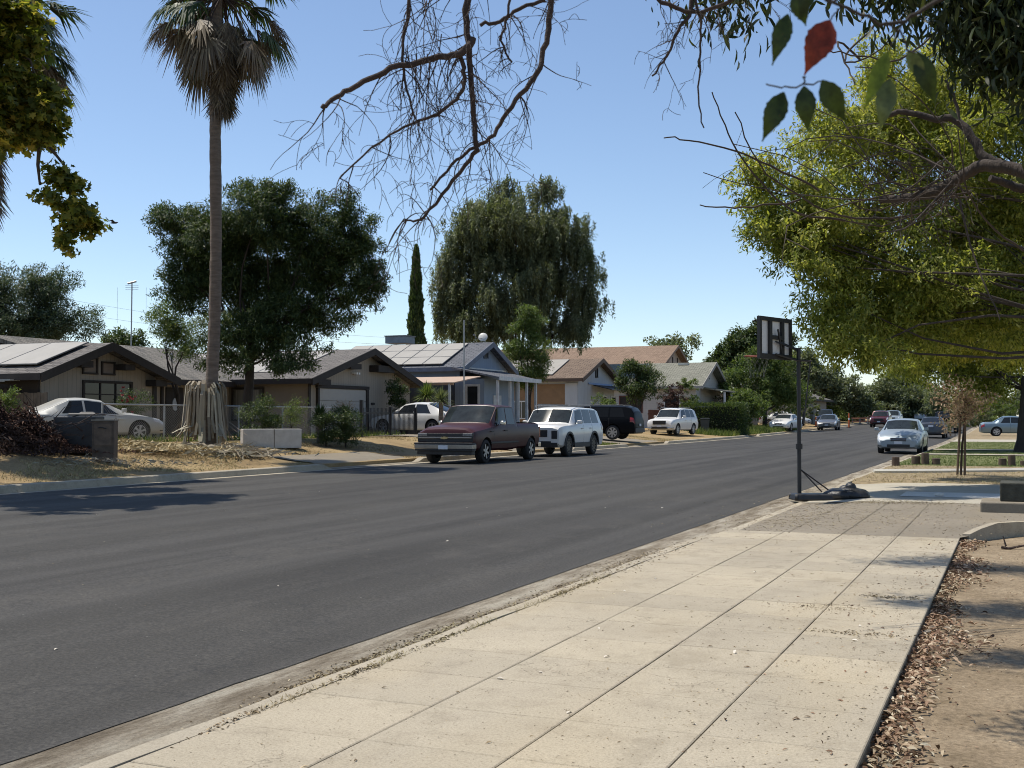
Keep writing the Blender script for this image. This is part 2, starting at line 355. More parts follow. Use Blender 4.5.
# far side kerb with openings for driveways
strip('gutter_left', [(-17.34,-.05),(-17.2,.004),(-16.85,.010)], span(-20,62)+span(64,190,6), MT['kerb'], .03)
kbL = [(-17.18,-.02),(-17.215,.13),(-17.24,.146),(-17.42,.148),(-17.44,0)]
LD = [(27.6,32.6),(41.5,46.5),(54.6,61.3),(82.6,86),(97,101)]
y0 = -20.
for a, b in LD+[(190,190)]:
    strip('kerb_left', kbL, span(y0, a-.5, 1), MT['kerb'], .015)
    y0 = b+.5
    if a < 190:
        for (p, q, upd) in ((a-.5, a, False), (b, b+.5, True)):
            mb = MB(); vs = []
            for y in span(p, q, .1):
                t = smooth((y-p)/(q-p)); t = t if upd else 1-t
                for x, z in kbL: vs.append((x, y, rise(y)+(.03+(z-.03)*t if z > .03 else z)))
            m_ = len(span(p, q, .1)); mb.add(vs, [(j*5+i, j*5+i+1, (j+1)*5+i+1, (j+1)*5+i) for j in range(m_-1) for i in range(4)])
            tag(mb.build('kerb_end', MT['kerb'], smooth=True, angle=30), kind='structure')
        xe = -21.5 if a > 30 else -19.2
        if abs(a-54.6) < .1: xe = -24
        if abs(a-41.5) < .1: xe = -27
        xs_ = [-17.16,-17.3,-17.45,-17.8,-18.4,-19.2]+([-20.2,-21.5] if xe < -20 else [])+([-22.7,-24] if xe < -22 else [])+([-25.5,-27] if xe < -25 else [])
        sheet('driveway_apron', xs_, span(a-.1, b+.1, .8), lambda x, y: max(gz(min(x,-17.35), y)+.035 if x < -17.5 else (.03+rise(y) if x < -17.2 else .012+rise(y)), .012), MT['oldcon'])
# paved footway: concrete flags with tooled joints
mb = MB(); random.seed(3); xsj = [-.6,-1.29,-1.93,-2.62,-3.331]
tw = .0; yy = -4.05; row = 0
while yy < 14.5:
    y1 = min(yy+.655, 14.58)
    for i in range(4):
        strong = row % 3 == 0
        gx = .0035; gy = .008 if strong else .0055
        a, b = xsj[i+1]+(gx if i < 3 else .0), xsj[i]-(gx if i > 0 else 0)
        dz = random.uniform(-.0015,.0015)
        c, d = yy+gy/2, y1-gy/2; e = .006
        sk = .0
        vs = [(a,c,-.02),(b,c,-.02),(b,d,-.02),(a,d,-.02),(a,c,dz-.004),(b,c,dz-.004),(b,d,dz-.004),(a,d,dz-.004),(a+e,c+e,dz),(b-e,c+e,dz),(b-e,d-e,dz),(a+e,d-e,dz)]
        mb.add(vs, [(0,1,5,4),(1,2,6,5),(2,3,7,6),(3,0,4,7),(4,5,9,8),(5,6,10,9),(6,7,11,10),(7,4,8,11),(8,9,10,11)])
    yy = y1; row += 1
tag(mb.build('sidewalk', MT['concrete']), kind='structure')
tag(MB().bx(-3.331,-.602,-4.05,14.58,-.25,-.010).build('sidewalk_bed', MT['seam']), kind='structure')
tag(MB().bx(-3.331,-.602,-14,-4.06,-.25,-.001).build('sidewalk_behind', MT['concrete']), kind='structure')
# old driveway, then clean pavement
def dz_(x, y):
    t = smooth((x+3.33)/1.3); n = .012*noise.noise(Vector((x*2,y*2,8)))
    return -.068+.066*t+n*.5
sheet('driveway', [-3.334,-3.1,-2.8,-2.4,-2,-1.6,-1.2,-.8,-.6], [14.59]+span(14.8,20.6,.4), dz_, MT['oldcon'])
mb = MB()
for x in (-2.62,-1.93,-1.29): mb.add([(x-.005,14.62,dz_(x,18)+.007),(x+.005,14.62,dz_(x,18)+.007),(x+.005,20.5,dz_(x,18)+.007),(x-.005,20.5,dz_(x,18)+.007)], [(0,1,2,3)])
tag(mb.build('driveway_joint', MT['seam']), kind='structure')
def ecurve(x):
    P_ = [(-.6,14.7),(-.50,15.0),(-.38,15.3),(-.2,15.65),(.05,15.95),(.4,16.15),(.9,16.25),(9,16.25)]
    for (a,b),(c,d) in zip(P_[:-1],P_[1:]):
        if a <= x <= c: return b+(d-b)*(x-a)/(c-a)
mb = MB(); ex_ = [-.6,-.5,-.38,-.2,.05,.4,.9,2,5,9]; ny = 10
mb.add([(x, ecurve(x)+(20.6-ecurve(x))*j/ny, dz_(x,18)) for j in range(ny+1) for x in ex_], [(j*10+i,j*10+i+1,(j+1)*10+i+1,(j+1)*10+i) for j in range(ny) for i in range(9)])
tag(mb.build('driveway_inner', MT['oldcon'], smooth=True), kind='structure')
sheet('pavement_strip', [-3.334,-3.0,-2.4,-1.6,-.8,0,2,5,9], span(20.57,26.7,.6), lambda x, y: dz_(x,y)*.9+.004, MT['newcon'])
sheet('pavement_slab', [-1.9,0,2,5], [22.0,22.6,23.4], lambda x, y: .006, MT['whitecon'])
sheet('mulch_bed', [-3.335,-3,-2,-1,0,1,3,6,9], span(26.6,36.2,.6), lambda x, y: (.03*noise.noise(Vector((x,y,1)))+.012) if y > 26.9 else dz_(x,y)*.9-.01, MT['mulch'])
mb = MB()
vs = []; q = [(-3.3,31.0),(-2,31.7),(-.6,32.6),(.4,33.4),(2,34.6),(6,36.2)]
mb.tube([(x,y,.035) for x,y in q], .07, 6); tag(mb.build('garden_edging', MT['whitecon'], smooth=True), kind='structure')
sheet('lawn', [-3.335,-3,-2,-1,0,1,3,6,9,14], span(36.2,72,1.2), lambda x, y: rise(y)+.012+.02*noise.noise(Vector((x,y,1))), MT['lawn'])
for a, b in ((46.4,47.6),(53.2,54.9)):
    sheet('lawn_path', [-3.334,-1,2,6,10], span(a,b,.6), lambda x, y: rise(y)+.045, MT['newcon'])
sheet('side_driveway', [-3.334,-1,2,6,10], span(72,79,1.2), lambda x, y: rise(y)+.03, MT['newcon'])
sheet('far_lawn', [-3.335,-2,0,3,8,14], span(79,150,4), lambda x, y: rise(y)+.02, MT['mulch'])
# small strip of soil between the flags and the drive, curved edging stone
mb = MB(); pts = [(-.50,14.95),(-.38,15.25),(-.2,15.6),(.05,15.9),(.4,16.1),(.9,16.2),(1.8,16.2)]
for i in range(len(pts)-1):
    (x0,y0),(x1,y1) = pts[i],pts[i+1]
    d = Vector((x1-x0,y1-y0,0)).normalized(); n_ = Vector((-d.y,d.x,0))*.09
    h0 = .02+.09*min(1,i/2); h1 = .02+.09*min(1,(i+1)/2)
    vs = [(x0,y0,-.1),(x1,y1,-.1),(x1+n_.x,y1+n_.y,-.1),(x0+n_.x,y0+n_.y,-.1),(x0,y0,h0),(x1,y1,h1),(x1+n_.x,y1+n_.y,h1),(x0+n_.x,y0+n_.y,h0)]
    mb.add(vs, [(0,1,5,4),(1,2,6,5),(2,3,7,6),(3,0,4,7),(4,5,6,7)])
tag(mb.build('edging_stone', MT['kerb']), 'curved low concrete edging at the end of the bare soil', 'edging')
# low planter block by the drive
r = thing('planter_block', 'low block planter with shade painted dark into it, on a concrete step beside the old driveway', 'planter', (.42,19.3,0))
MB().box((.25,.0,.05),(2.3,1.0,.20)).build('step', MT['oldcon'], r, bevel=.02)  # worn darker concrete also stands in for tree shade on the step
MB().box((.32,.12,.29),(1.9,.75,.28)).build('planter_wall', M('shade_dark_block',(.055,.055,.042),.95,.4,9,bump=.02,bscale=40), r, bevel=.02)  # near-black tone: the shade on the block's face put into its colour
# distant sky-line hills are not visible: flat valley
# ------------------------------------------------------------------ scatter: litter, leaves, dry grass
LEAF = [(0,0),(.25,.32),(.6,.36),(1,0),(.6,-.36),(.25,-.32)]
DIAM = [(0,0),(.5,.5),(1,0),(.5,-.5)]
STAR = [(0,0),(.1,.3),(-.05,.62),(.38,.42),(.62,.66),(.66,.25),(1.05,0),(.66,-.25),(.62,-.66),(.38,-.42),(-.05,-.62),(.1,-.3)]
def leaves(pos, size, shape=DIAM, wid=.5, dirv=None, nrm=None, curl=.15, szvar=.35):
    "numpy leaf faces: pos Nx3, returns (N*k,3)"
    n = len(pos); k = len(shape)
    d = RNG.normal(size=(n,3)) if dirv is None else dirv+RNG.normal(size=(n,3))*.35
    d /= np.linalg.norm(d, axis=1, keepdims=True)+1e-9
    q = RNG.normal(size=(n,3)) if nrm is None else nrm+RNG.normal(size=(n,3))*.45
    s = np.cross(d, q); s /= np.linalg.norm(s, axis=1, keepdims=True)+1e-9
    m = np.cross(s, d); L = size*(1+szvar*RNG.uniform(-1,1,n))[:,None]
    out = np.empty((n, k, 3))
    for i, (u, v) in enumerate(shape):
        out[:, i] = pos+d*(u-.3)*L+s*v*2*wid*L*.5+m*(abs(v)*curl-(u-.5)**2*curl)*L
    return out.reshape(-1, 3)
def flat_leaves(n, xf, yf, zf, size, shape, wid, curl=.3, tilt=.35):
    x = xf(n); y = yf(n); z = np.array([zf(a, b) for a, b in zip(x, y)])
    p = np.stack([x, y, z+size*.05*RNG.uniform(.3,1.6,n)], 1)
    a = RNG.uniform(0, 6.283, n); d = np.stack([np.cos(a), np.sin(a), RNG.normal(size=n)*tilt*.5], 1)
    nn = np.stack([RNG.normal(size=n)*tilt, RNG.normal(size=n)*tilt, np.ones(n)], 1)
    return leaves(p, size, shape, wid, d*3, nn*2, curl)
litter = leafmat('dry_leaf_litter', [(0,(.11,.065,.04)),(.3,(.24,.14,.09)),(.6,(.37,.24,.16)),(.85,(.48,.36,.25)),(1,(.62,.53,.41))], .1, .8, tcol=(1,1,1,1))
V = []
n = 7000
y_ = RNG.uniform(0, 1, n)**1.25*15.5-.5
wd = .20+.09*np.sin(y_*1.7)+.05*np.sin(y_*4.1)
x_ = -.595+np.abs(RNG.normal(size=n))*wd*.62
p = np.stack([x_, y_, -.068+.035*RNG.uniform(0,1,n)*np.exp(-(x_+.6)*3)+.004], 1)
a = RNG.uniform(0,6.283,n); d = np.stack([np.cos(a),np.sin(a),RNG.normal(size=n)*.25],1)
nn = np.stack([RNG.normal(size=n)*.5,RNG.normal(size=n)*.5,np.ones(n)],1)
V.append(leaves(p, .046, LEAF, .42, d*3, nn*2, .35, .55))
V.append(flat_leaves(500, lambda n: RNG.uniform(-.3,2.4,n), lambda n: RNG.uniform(1,15,n), lambda a,b: -.068+.0, .032, LEAF, .4))
V.append(flat_leaves(4200, lambda n: RNG.uniform(-.5,3.2,n), lambda n: RNG.uniform(1,15.2,n), lambda a,b: -.074+.01*max(0,a), .016, LEAF, .5, tilt=.6))
V.append(flat_leaves(160, lambda n: -.62-np.abs(RNG.normal(size=n))*.35, lambda n: RNG.uniform(2.5,14.5,n), lambda a,b: .002, .034, LEAF, .4))
tag(npmesh('leaf_litter', np.concatenate(V), 6, litter), 'drift of dry curled brown leaves along the pavement edge', 'leaf litter', kind='stuff')
# crumbs on the flags
crumb = leafmat('crumbs', [(0,(.05,.035,.02)),(.35,(.18,.13,.08)),(.8,(.40,.31,.19)),(1,(.6,.5,.35))], .0, .9)
V = [flat_leaves(5200, lambda n: RNG.uniform(-3.3,-.62,n), lambda n: RNG.uniform(2.5,14.5,n), lambda a,b: .0015, .010, LEAF, .35, tilt=.15),
     flat_leaves(1300, lambda n: -.62-np.abs(RNG.normal(size=n))*.7, lambda n: RNG.uniform(2.5,14.5,n), lambda a,b: .0015, .017, LEAF, .35, tilt=.15),
     flat_leaves(420, lambda n: RNG.normal(size=n)*.22-1.25, lambda n: RNG.normal(size=n)*.11+8.9, lambda a,b: .0015, .014, LEAF, .5, tilt=.15),
     flat_leaves(60, lambda n: RNG.uniform(-3.3,-.62,n), lambda n: RNG.uniform(2.5,14.5,n), lambda a,b: .002, .035, LEAF, .3, tilt=.2)]
for (cx, cyy, sx_, sy_, k) in ((-3.62,5.9,.06,.40,2200),(-3.64,7.3,.08,.7,1800),(-3.62,9.4,.07,.6,900),(-3.7,11.6,.1,.9,500),(-.9,9.6,.12,.05,120),(-1.0,7.9,.2,.04,120),(-3.34,6.7,.02,.22,160),(-3.34,5.7,.022,.25,200),(-3.34,9.1,.025,.4,180),(-3.34,4.6,.02,.2,90),(-3.4,11.2,.1,1.3,500),(-3.0,17.5,.5,1.6,1500),(-2.0,20.4,.8,.3,1400),(-1.6,17,1.0,1.5,1500)):
    V.append(flat_leaves(k, lambda n: RNG.normal(size=n)*sx_+cx, lambda n: RNG.normal(size=n)*sy_+cyy, lambda a,b: (-.098 if a < -3.5 else .002) if b < 14.6 else dz_(a,b)+.004, .024, LEAF, .45, tilt=.4))
V.append(flat_leaves(260, lambda n: RNG.uniform(-16,-4.2,n), lambda n: RNG.uniform(4,30,n), lambda a,b: road_z(a)+.004, .022, LEAF, .4, tilt=.2))
tag(npmesh('debris_crumbs', np.concatenate(V), 6, crumb), 'crumbs of bark and leaf scattered on the concrete flags and gutter', 'debris', kind='stuff')
V = [flat_leaves(12, lambda n: RNG.uniform(-14,-4.5,n), lambda n: RNG.uniform(4,20,n), lambda a,b: road_z(a)+.006, .045, LEAF, .5, tilt=.2),
     flat_leaves(14, lambda n: RNG.uniform(-3.2,-.8,n), lambda n: RNG.uniform(4,13,n), lambda a,b: .003, .04, LEAF, .5, tilt=.2)]
tag(npmesh('paper_scraps', np.concatenate(V), 6, M('bleached_scrap',(.6,.55,.47),.9)), 'pale bleached scraps scattered over the road', 'litter', kind='stuff')
# dry grass
def blades(n, xf, yf, zf, h, wd, lean=.5):
    x = xf(n); y = yf(n); z = np.array([zf(a, b) for a, b in zip(x, y)])-.01
    a = RNG.uniform(0,6.283,n); hh = h*(.4+RNG.uniform(0,1,n))
    t = np.stack([RNG.normal(size=n)*lean*hh, RNG.normal(size=n)*lean*hh, hh], 1)
    b = np.stack([x,y,z],1); s = np.stack([np.cos(a),np.sin(a),np.zeros(n)],1)*wd
    return np.stack([b-s, b+s, b+t], 1).reshape(-1,3)
straw = leafmat('dry_grass', [(0,(.20,.155,.08)),(.5,(.42,.33,.17)),(1,(.56,.46,.26))], .2, .9, tcol=(1,1,1,1))
def nz(x, y): return noise.noise(Vector((x*.45,y*.45,0)))
n = 52000; xx = RNG.uniform(-22.5,-17.7,n); yv = RNG.uniform(12,66,n)
kx = np.array([nz(a,b) > -.12 and not any(c-.1 < b < d+.1 and a > (-19.3 if c < 30 else -27) for c, d in LD) for a, b in zip(xx,yv)])
xx = xx[kx]; yv = yv[kx]
tag(npmesh('dry_grass', blades(len(xx), lambda n: xx, lambda n: yv, gz, .06, .012, .9), 3, straw), 'straw coloured dead grass behind the far kerb', 'grass', kind='stuff')
tag(npmesh('dry_verge', np.concatenate([blades(9000, lambda n: RNG.uniform(-3.3,8,n), lambda n: RNG.uniform(26.7,36,n), lambda a,b: .01, .05, .01, .8),
     blades(900, lambda n: RNG.normal(size=n)*.02-3.335, lambda n: RNG.choice([6.0,7.2,8.1,8.8,5.0,9.6],n)+RNG.normal(size=n)*.2, lambda a,b: 0, .03, .003, .8)]), 3, straw), 'straw coloured dry stalks in the mulch bed and kerb joint', 'grass', kind='stuff')
green = leafmat('lawn_grass', [(0,(.05,.085,.02)),(.5,(.10,.15,.04)),(1,(.19,.20,.08))], .3, .7)
tag(npmesh('lawn_grass', blades(42000, lambda n: RNG.uniform(-3.3,9,n), lambda n: 36.2+RNG.uniform(0,1,n)**1.4*36, lambda a,b: rise(b)+.01, .05, .012, .5), 3, green), 'short green lawn grass beyond the mulch bed', 'grass', kind='stuff')
weed = leafmat('weeds', [(0,(.06,.10,.025)),(.6,(.14,.19,.05)),(1,(.3,.3,.12))], .3, .8)
tag(npmesh('roadside_weeds', np.concatenate([blades(7000, lambda n: RNG.uniform(-20.5,-17.6,n), lambda n: RNG.uniform(78,108,n), gz, .38, .025, .4),
    blades(2500, lambda n: RNG.uniform(-19.5,-17.5,n), lambda n: RNG.uniform(48,54,n), gz, .10, .02, .4),
    blades(2500, lambda n: RNG.uniform(-24.6,-23.6,n), lambda n: RNG.uniform(20,44,n), gz, .22, .015, .4)]), 3, weed), 'green weeds growing along the far kerb and fence', 'weeds', kind='stuff')
# ------------------------------------------------------------------ trees and plants
def bend(p, q, n=5, amp=.12, sag=0):
    p, q = Vector(p), Vector(q); L = (q-p).length; out = []
    ax = Vector((random.gauss(0,1), random.gauss(0,1), random.gauss(0,1)))*amp*L
    ay = Vector((random.gauss(0,1), random.gauss(0,1), random.gauss(0,1)))*amp*L*.5
    for i in range(n+1):
        t = i/n; o = p.lerp(q, t)+ax*math.sin(math.pi*t)*.5+ay*math.sin(2*math.pi*t)*.5
        o.z -= sag*math.sin(math.pi*t)*L; out.append(o)
    return out
def ball(n, p=.45):
    d = RNG.normal(size=(n,3)); d /= np.linalg.norm(d, axis=1, keepdims=True)+1e-9
    return d*RNG.uniform(0,1,n)[:,None]**p
def crown_pts(blobs, n, lump=.28, inner=2.2, sc_=1.0):
    "foliage clumps on each blob, then clusters over each clump; returns positions and outward directions"
    P = []; N = []
    wts = np.array([b[1][0]*b[1][1]+b[1][0]*b[1][2] for b in blobs], float); wts /= wts.sum()
    for bi, b in enumerate(blobs):
        c, r = np.array(b[0], float), np.array(b[1], float); k = max(2, int(n*wts[bi]))
        m = max(5, int(k/10)); d = RNG.normal(size=(m,3)); d /= np.linalg.norm(d, axis=1, keepdims=True)
        rr = RNG.uniform(.25,1,m)**(1/inner)
        cc = c+d*r*(.80*rr)[:,None]*(1+.25*RNG.uniform(-1,1,m))[:,None]
        cr = (r.mean()*1.5/m**.38)*(.6+.7*RNG.uniform(0,1,m))
        idx = RNG.integers(0, m, k); e = RNG.normal(size=(k,3)); e[:,2] = e[:,2]*.8+.25; e /= np.linalg.norm(e, axis=1, keepdims=True)
        P.append(cc[idx]+e*(cr[idx]*RNG.uniform(.55,1,k))[:,None]*np.array([1,1,.8])); N.append(e*.8+d[idx]*.4)
    return np.concatenate(P), np.concatenate(N)
def tree(name, label, cat, loc, h0, blobs, clusters, per, leaf, mat, trunk_r=.2, spread=.5, shape=DIAM, wid=.5, group=None,
         droop=0., strands=0., limbs=True, bark=None, lump=.28, trunk_top=None, curl=.15, flat=.8, inner=2.2, limb_r=None):
    t = thing(name, label, cat, loc, 0, group)
    L = Vector(loc)
    C, N = crown_pts(blobs, clusters, lump, inner)
    k = len(C)
    pos = np.repeat(C, per, axis=0); nn = np.repeat(N, per, axis=0)
    off = ball(len(pos), .5)*spread*np.array([1,1,flat])*.85
    if strands: off[:,2] -= np.minimum(np.abs(RNG.exponential(size=len(pos))), 2.2)*strands; off[:,:2] *= .4
    pos = pos+off
    dv = nn*.5+RNG.normal(size=nn.shape)*.6; dv[:,2] -= droop
    nr = nn*.7; nr[:,2] += .9
    V = leaves(pos, leaf, shape, wid, dv, nr, curl)
    npmesh('crown', V, len(shape), mat, t)
    mb = MB(); bc = Vector(np.mean([b[0] for b in blobs], axis=0))
    top = Vector(trunk_top) if trunk_top else Vector((L.x, L.y, L.z+h0))
    tp = bend(L-Vector((0,0,.15)), top, 5, .03)
    mb.tube(tp, [trunk_r*(1.35 if i == 0 else 1-.07*i) for i in range(len(tp))], 10)
    if limbs:
        for i, b in enumerate(blobs):
            c = Vector(b[0]); q = bend(top if i % 2 else tp[-2], c, 5, .10)
            r0 = limb_r or trunk_r*(.42 if len(blobs) > 3 else .6)
            mb.tube(q, [r0*(1-.16*j) for j in range(len(q))], 7)
            for _ in range(7):
                j = random.randrange(k); e = Vector(C[j])
                if (e-c).length < max(b[1])*1.2: mb.tube(bend(q[random.choice((2,3,4,5))], e, 4, .12), [r0*.3,r0*.22,r0*.15,r0*.1,r0*.05], 5)
    mb.build('trunk', bark or MT['bark'], t, smooth=True, world=True, angle=80)
    return t
def B(px, py, Z, rx, ry=None, rz=None):
    "crown blob from picture position, depth and radii in pixels"
    c = at(px, py, Z); s = Z/F; rx *= s; rz = (rz or rx/s)*s; ry = ry if ry else rx
    return (tuple(c), (rx, ry, rz))
G_dark = leafmat('dark_foliage', [(0,(.03,.05,.017)),(.5,(.06,.092,.031)),(.85,(.10,.135,.05)),(1,(.19,.21,.08))], .33)
G_euc = leafmat('grey_green_foliage', [(0,(.09,.105,.06)),(.5,(.16,.18,.105)),(.9,(.22,.24,.145)),(1,(.3,.31,.19))], .4)
G_mid = leafmat('mid_foliage', [(0,(.06,.095,.026)),(.5,(.115,.165,.05)),(1,(.22,.25,.085))], .4)
G_yel = leafmat('yellow_green_foliage', [(0,(.11,.14,.03)),(.4,(.26,.285,.06)),(.75,(.43,.42,.10)),(1,(.57,.52,.18))], .58, .4, tcol=(1.22,1.24,.62,1))
G_syc = leafmat('maple_like_foliage', [(0,(.07,.09,.02)),(.5,(.17,.19,.04)),(.8,(.36,.32,.065)),(1,(.5,.38,.1))], .55)
G_blue = leafmat('bluish_foliage', [(0,(.045,.065,.038)),(.6,(.08,.11,.062)),(1,(.13,.16,.09))], .28)
G_brown = leafmat('withered_foliage', [(0,(.22,.13,.08)),(.4,(.40,.27,.17)),(.8,(.52,.39,.27)),(1,(.28,.27,.11))], .35, .8, tcol=(1,1,1,1))
G_near = leafmat('hanging_foliage', [(0,(.014,.022,.008)),(.6,(.03,.045,.014)),(1,(.07,.085,.025))], .25)  # very dark greens: backlit shade of the hanging clump put into the colour
G_red = leafmat('dead_reddish_foliage', [(0,(.035,.018,.014)),(.5,(.075,.036,.028)),(1,(.14,.08,.06))], .05, .9, tcol=(1,1,1,1))
gp = 'trees along the far side of the street'
def gl(px, Z, dx=0):
    p = at(px, 430, Z); return (p.x, p.y, gz(p.x, p.y))
# big shade tree in front of the garage house
tree('shade_tree', 'large dark green round shade tree right behind the tall palm trunk', 'tree', gl(243,40.5), 2.2,
     [B(205,245,41,48,None,50),B(262,222,41,55,None,38),B(322,232,41,48,None,40),B(345,285,41,38,None,42),B(300,318,41,45,None,40),B(262,300,42,40,None,45),B(185,300,41,22,None,26),B(225,345,39.5,36,None,28),B(285,352,39.5,24,None,20),B(180,262,41,28,None,26),B(172,225,41,18,None,22),B(362,262,41,22,None,26),B(355,235,41,24,None,24),B(370,285,41,14,None,16),B(270,205,41,30,None,22),B(235,270,42,45,None,40),B(215,290,41.5,34,None,34),B(300,270,41.5,44,None,40),B(255,330,41,34,None,30)],
     3300, 60, .13, G_dark, .2, .34, LEAF, .32, gp, limb_r=.05, droop=.4, trunk_top=tuple(at(250,345,40.5)))
tree('yellowish_tree', 'lighter yellow-green young tree low at the left of the large shade tree', 'tree', gl(178,44), 1.6,
     [B(168,312,44,17,None,18),B(185,338,44,22,None,22),B(168,330,44,16,None,18)], 170, 45, .12, G_mid, .08, .4, LEAF, .32, gp)
tree('spreading_tree', 'wide bushy dark tree rising behind the left end of the tan house', 'tree', gl(20,58), 3,
     [B(20,305,58,50,None,38),B(70,318,58,30,None,26),B(-30,290,58,45,None,42),B(45,285,58,26,None,20),B(10,335,58,60,None,22)], 1100, 60, .17, G_blue, .3, .5, LEAF, .3, gp, droop=.2)
tree('small_far_tree', 'small round green treetop just above the tan house roof beside the aerial', 'tree', gl(127,80), 3,
     [B(118,342,80,16,None,9),B(135,344,80,15,None,9),B(127,352,80,24,None,12)], 130, 40, .22, G_dark, .2, .5, group=gp)
# cypress
cyp = thing('cypress_tree', 'slender dark pointed cypress standing behind the blue house roof', 'tree', gl(416,92), 0, gp)
n = 9000; s = 92/F; b0 = at(416,342,92); tv = RNG.uniform(0,1,n)**.8
zz = b0.z-3+tv*(at(416,247,92).z-b0.z+3); rr = 10.5*s*(1-tv)**.62*(1-.12*np.sin(tv*40)); aa = RNG.uniform(0,6.283,n)
p = np.stack([b0.x+np.cos(aa)*rr*RNG.uniform(.75,1.05,n), b0.y+np.sin(aa)*rr*RNG.uniform(.75,1.05,n), zz], 1)
dv = np.stack([np.cos(aa)*.3, np.sin(aa)*.3, np.ones(n)*1.4], 1)
npmesh('crown', leaves(p, .38, DIAM, .35, dv, None, .1), 4, G_dark, cyp)
MB().tube([cyp.location, (b0.x,b0.y,b0.z+6)], [.22,.06], 7).build('trunk', MT['bark'], cyp, world=True)
tree('weeping_tree', 'very large grey-green drooping tree towering behind the blue house', 'tree', gl(520,104), 5,
     [B(512,228,104,60,None,44),B(470,240,104,34,None,40),B(560,238,104,34,None,42),B(455,275,104,26,None,45),B(580,268,104,26,None,42),B(515,285,104,68,None,48),B(440,305,104,16,None,30),B(590,298,104,18,None,26),B(505,190,104,10,None,16),B(545,184,104,16,None,14),B(480,325,104,45,None,14),B(565,325,104,34,None,14)],
     4200, 42, .33, G_euc, .6, .75, DIAM, .24, gp, droop=.9, strands=.5, limb_r=.16, lump=.35)
tree('young_green_tree', 'fresh green conical tree beside the porch of the blue house', 'tree', gl(530,71), 1.5,
     [B(528,332,71,12,None,20),B(538,352,71,13,None,18),B(520,355,71,13,None,18),B(528,375,71,20,None,16),B(531,312,71,8,None,12)], 330, 55, .17, G_mid, .15, .5, LEAF, .32, gp)
tree('magnolia_tree', 'small dark glossy tree with dense branches in front of the grey-roofed house', 'tree', gl(638,79), 1.4,
     [B(638,375,79,15,None,12),B(627,368,79,9,None,9),B(650,382,79,13,None,12),B(632,392,79,15,None,11),B(624,382,79,8,None,10)], 240, 45, .17, G_dark, .13, .42, LEAF, .38, gp)
tree('thin_far_tree', 'thin-leaved tree showing beyond the right end of the brown roof', 'tree', gl(675,150), 6,
     [B(664,345,150,12,None,9),B(682,344,150,15,None,9),B(676,355,150,20,None,9)], 60, 35, .42, G_euc, .3, 1.1, group=gp)
tree('far_oak_tree', 'dark rounded tree behind the back of the basketball board', 'tree', gl(745,150), 4,
     [B(735,362,150,24,None,20),B(755,345,150,24,None,18),B(775,355,150,22,None,18),B(716,372,150,14,None,12),B(762,330,150,10,None,8)], 620, 45, .42, G_dark, .5, 1.0, group=gp)
tree('roadside_ash_tree', 'mid green bushy tree left of the hoop pole over the weeds', 'tree', gl(765,104), 1.5,
     [B(748,385,104,30,None,24),B(775,378,104,26,None,28),B(738,405,100,24,None,16),B(790,395,106,22,None,20),B(760,366,104,18,None,14)], 700, 48, .26, G_mid, .25, .65, LEAF, .36, gp)
tree('far_hedge_tree', 'low wide green tree just right of the hoop pole above the parked cars', 'tree', gl(822,140), 2,
     [B(815,380,142,26,None,18),B(840,392,142,24,None,14),B(800,368,142,18,None,18),B(862,405,142,18,None,10)], 560, 40, .36, G_euc, .3, .9, group=gp)
tree('street_end_tree', 'broad grey-green bushy tree closing the end of the street', 'tree', gl(905,172), 3,
     [B(895,395,172,30,None,16),B(925,402,172,22,None,12),B(872,400,172,22,None,12),B(908,412,172,40,None,9)], 600, 40, .42, G_euc, .4, 1.1, group=gp)
tree('dark_pine_tree', 'dark ragged conifer rising behind the trees at the end of the street', 'tree', gl(900,210), 6,
     [B(890,392,210,12,None,12),B(905,382,210,16,None,14),B(922,392,210,14,None,16),B(868,398,210,8,None,10),B(934,402,210,8,None,12)], 330, 36, .5, G_near, .5, 1.4, DIAM, .25, gp, lump=.5)
tree('street_end_shrub', 'yellow-green shrub by the orange markers at the end of the street', 'shrub', gl(850,150), .6,
     [B(848,412,150,18,None,9),B(868,410,150,14,None,8),B(832,408,146,12,None,9)], 190, 40, .34, G_mid, .12, .8)
tree('driveway_tree', 'grey-green tree behind the dark vehicles parked at the right kerb', 'tree', gl(965,135), 2,
     [B(950,402,135,22,None,12),B(980,405,135,22,None,12),B(1010,400,135,20,None,14)], 330, 40, .3, G_euc, .25, .9, group='trees along the near side of the street')
# right hand big trees
gr = 'trees along the near side of the street'
tA = at(1120, 470, 26)
tree('camphor_tree', 'big yellow-green tree whose left lobes hang over the driveway at the right', 'tree', (4.6,24.5,0), 2.6,
     [B(762,190,22.5,34,1.0,26),B(790,235,22.5,36,1.2,34),B(828,215,22.8,48,1.8,60),B(852,140,24,50,2,44),B(905,110,25,62,2.4,52),B(965,95,25,60,2.5,52),B(840,300,22,36,1.3,46),B(822,265,22,26,1.2,28),
      B(880,250,23.5,52,2,60),B(940,200,24,70,2.6,85),B(1005,170,24,70,2.6,90),B(860,352,21.5,26,.9,14),B(836,335,21.8,22,1,16),B(900,320,23,46,1.6,36),B(935,285,23,52,2,50),B(990,300,23.5,60,2,60),B(1050,240,24,60,2.5,90),B(885,75,25,20,1.2,26),B(905,343,27,30,1.3,20),B(955,332,27,40,1.6,28),B(1010,335,27,40,1.8,36),B(870,320,24,26,1.1,28),B(808,240,22,24,1.0,26),B(770,225,22,18,.7,20)],
     4500, 50, .100, G_yel, .30, .30, LEAF, .42, gr, droop=.55, bark=MT['bark'], trunk_top=(4.2,24.5,3.2), lump=.35, inner=3.2, limb_r=.05)
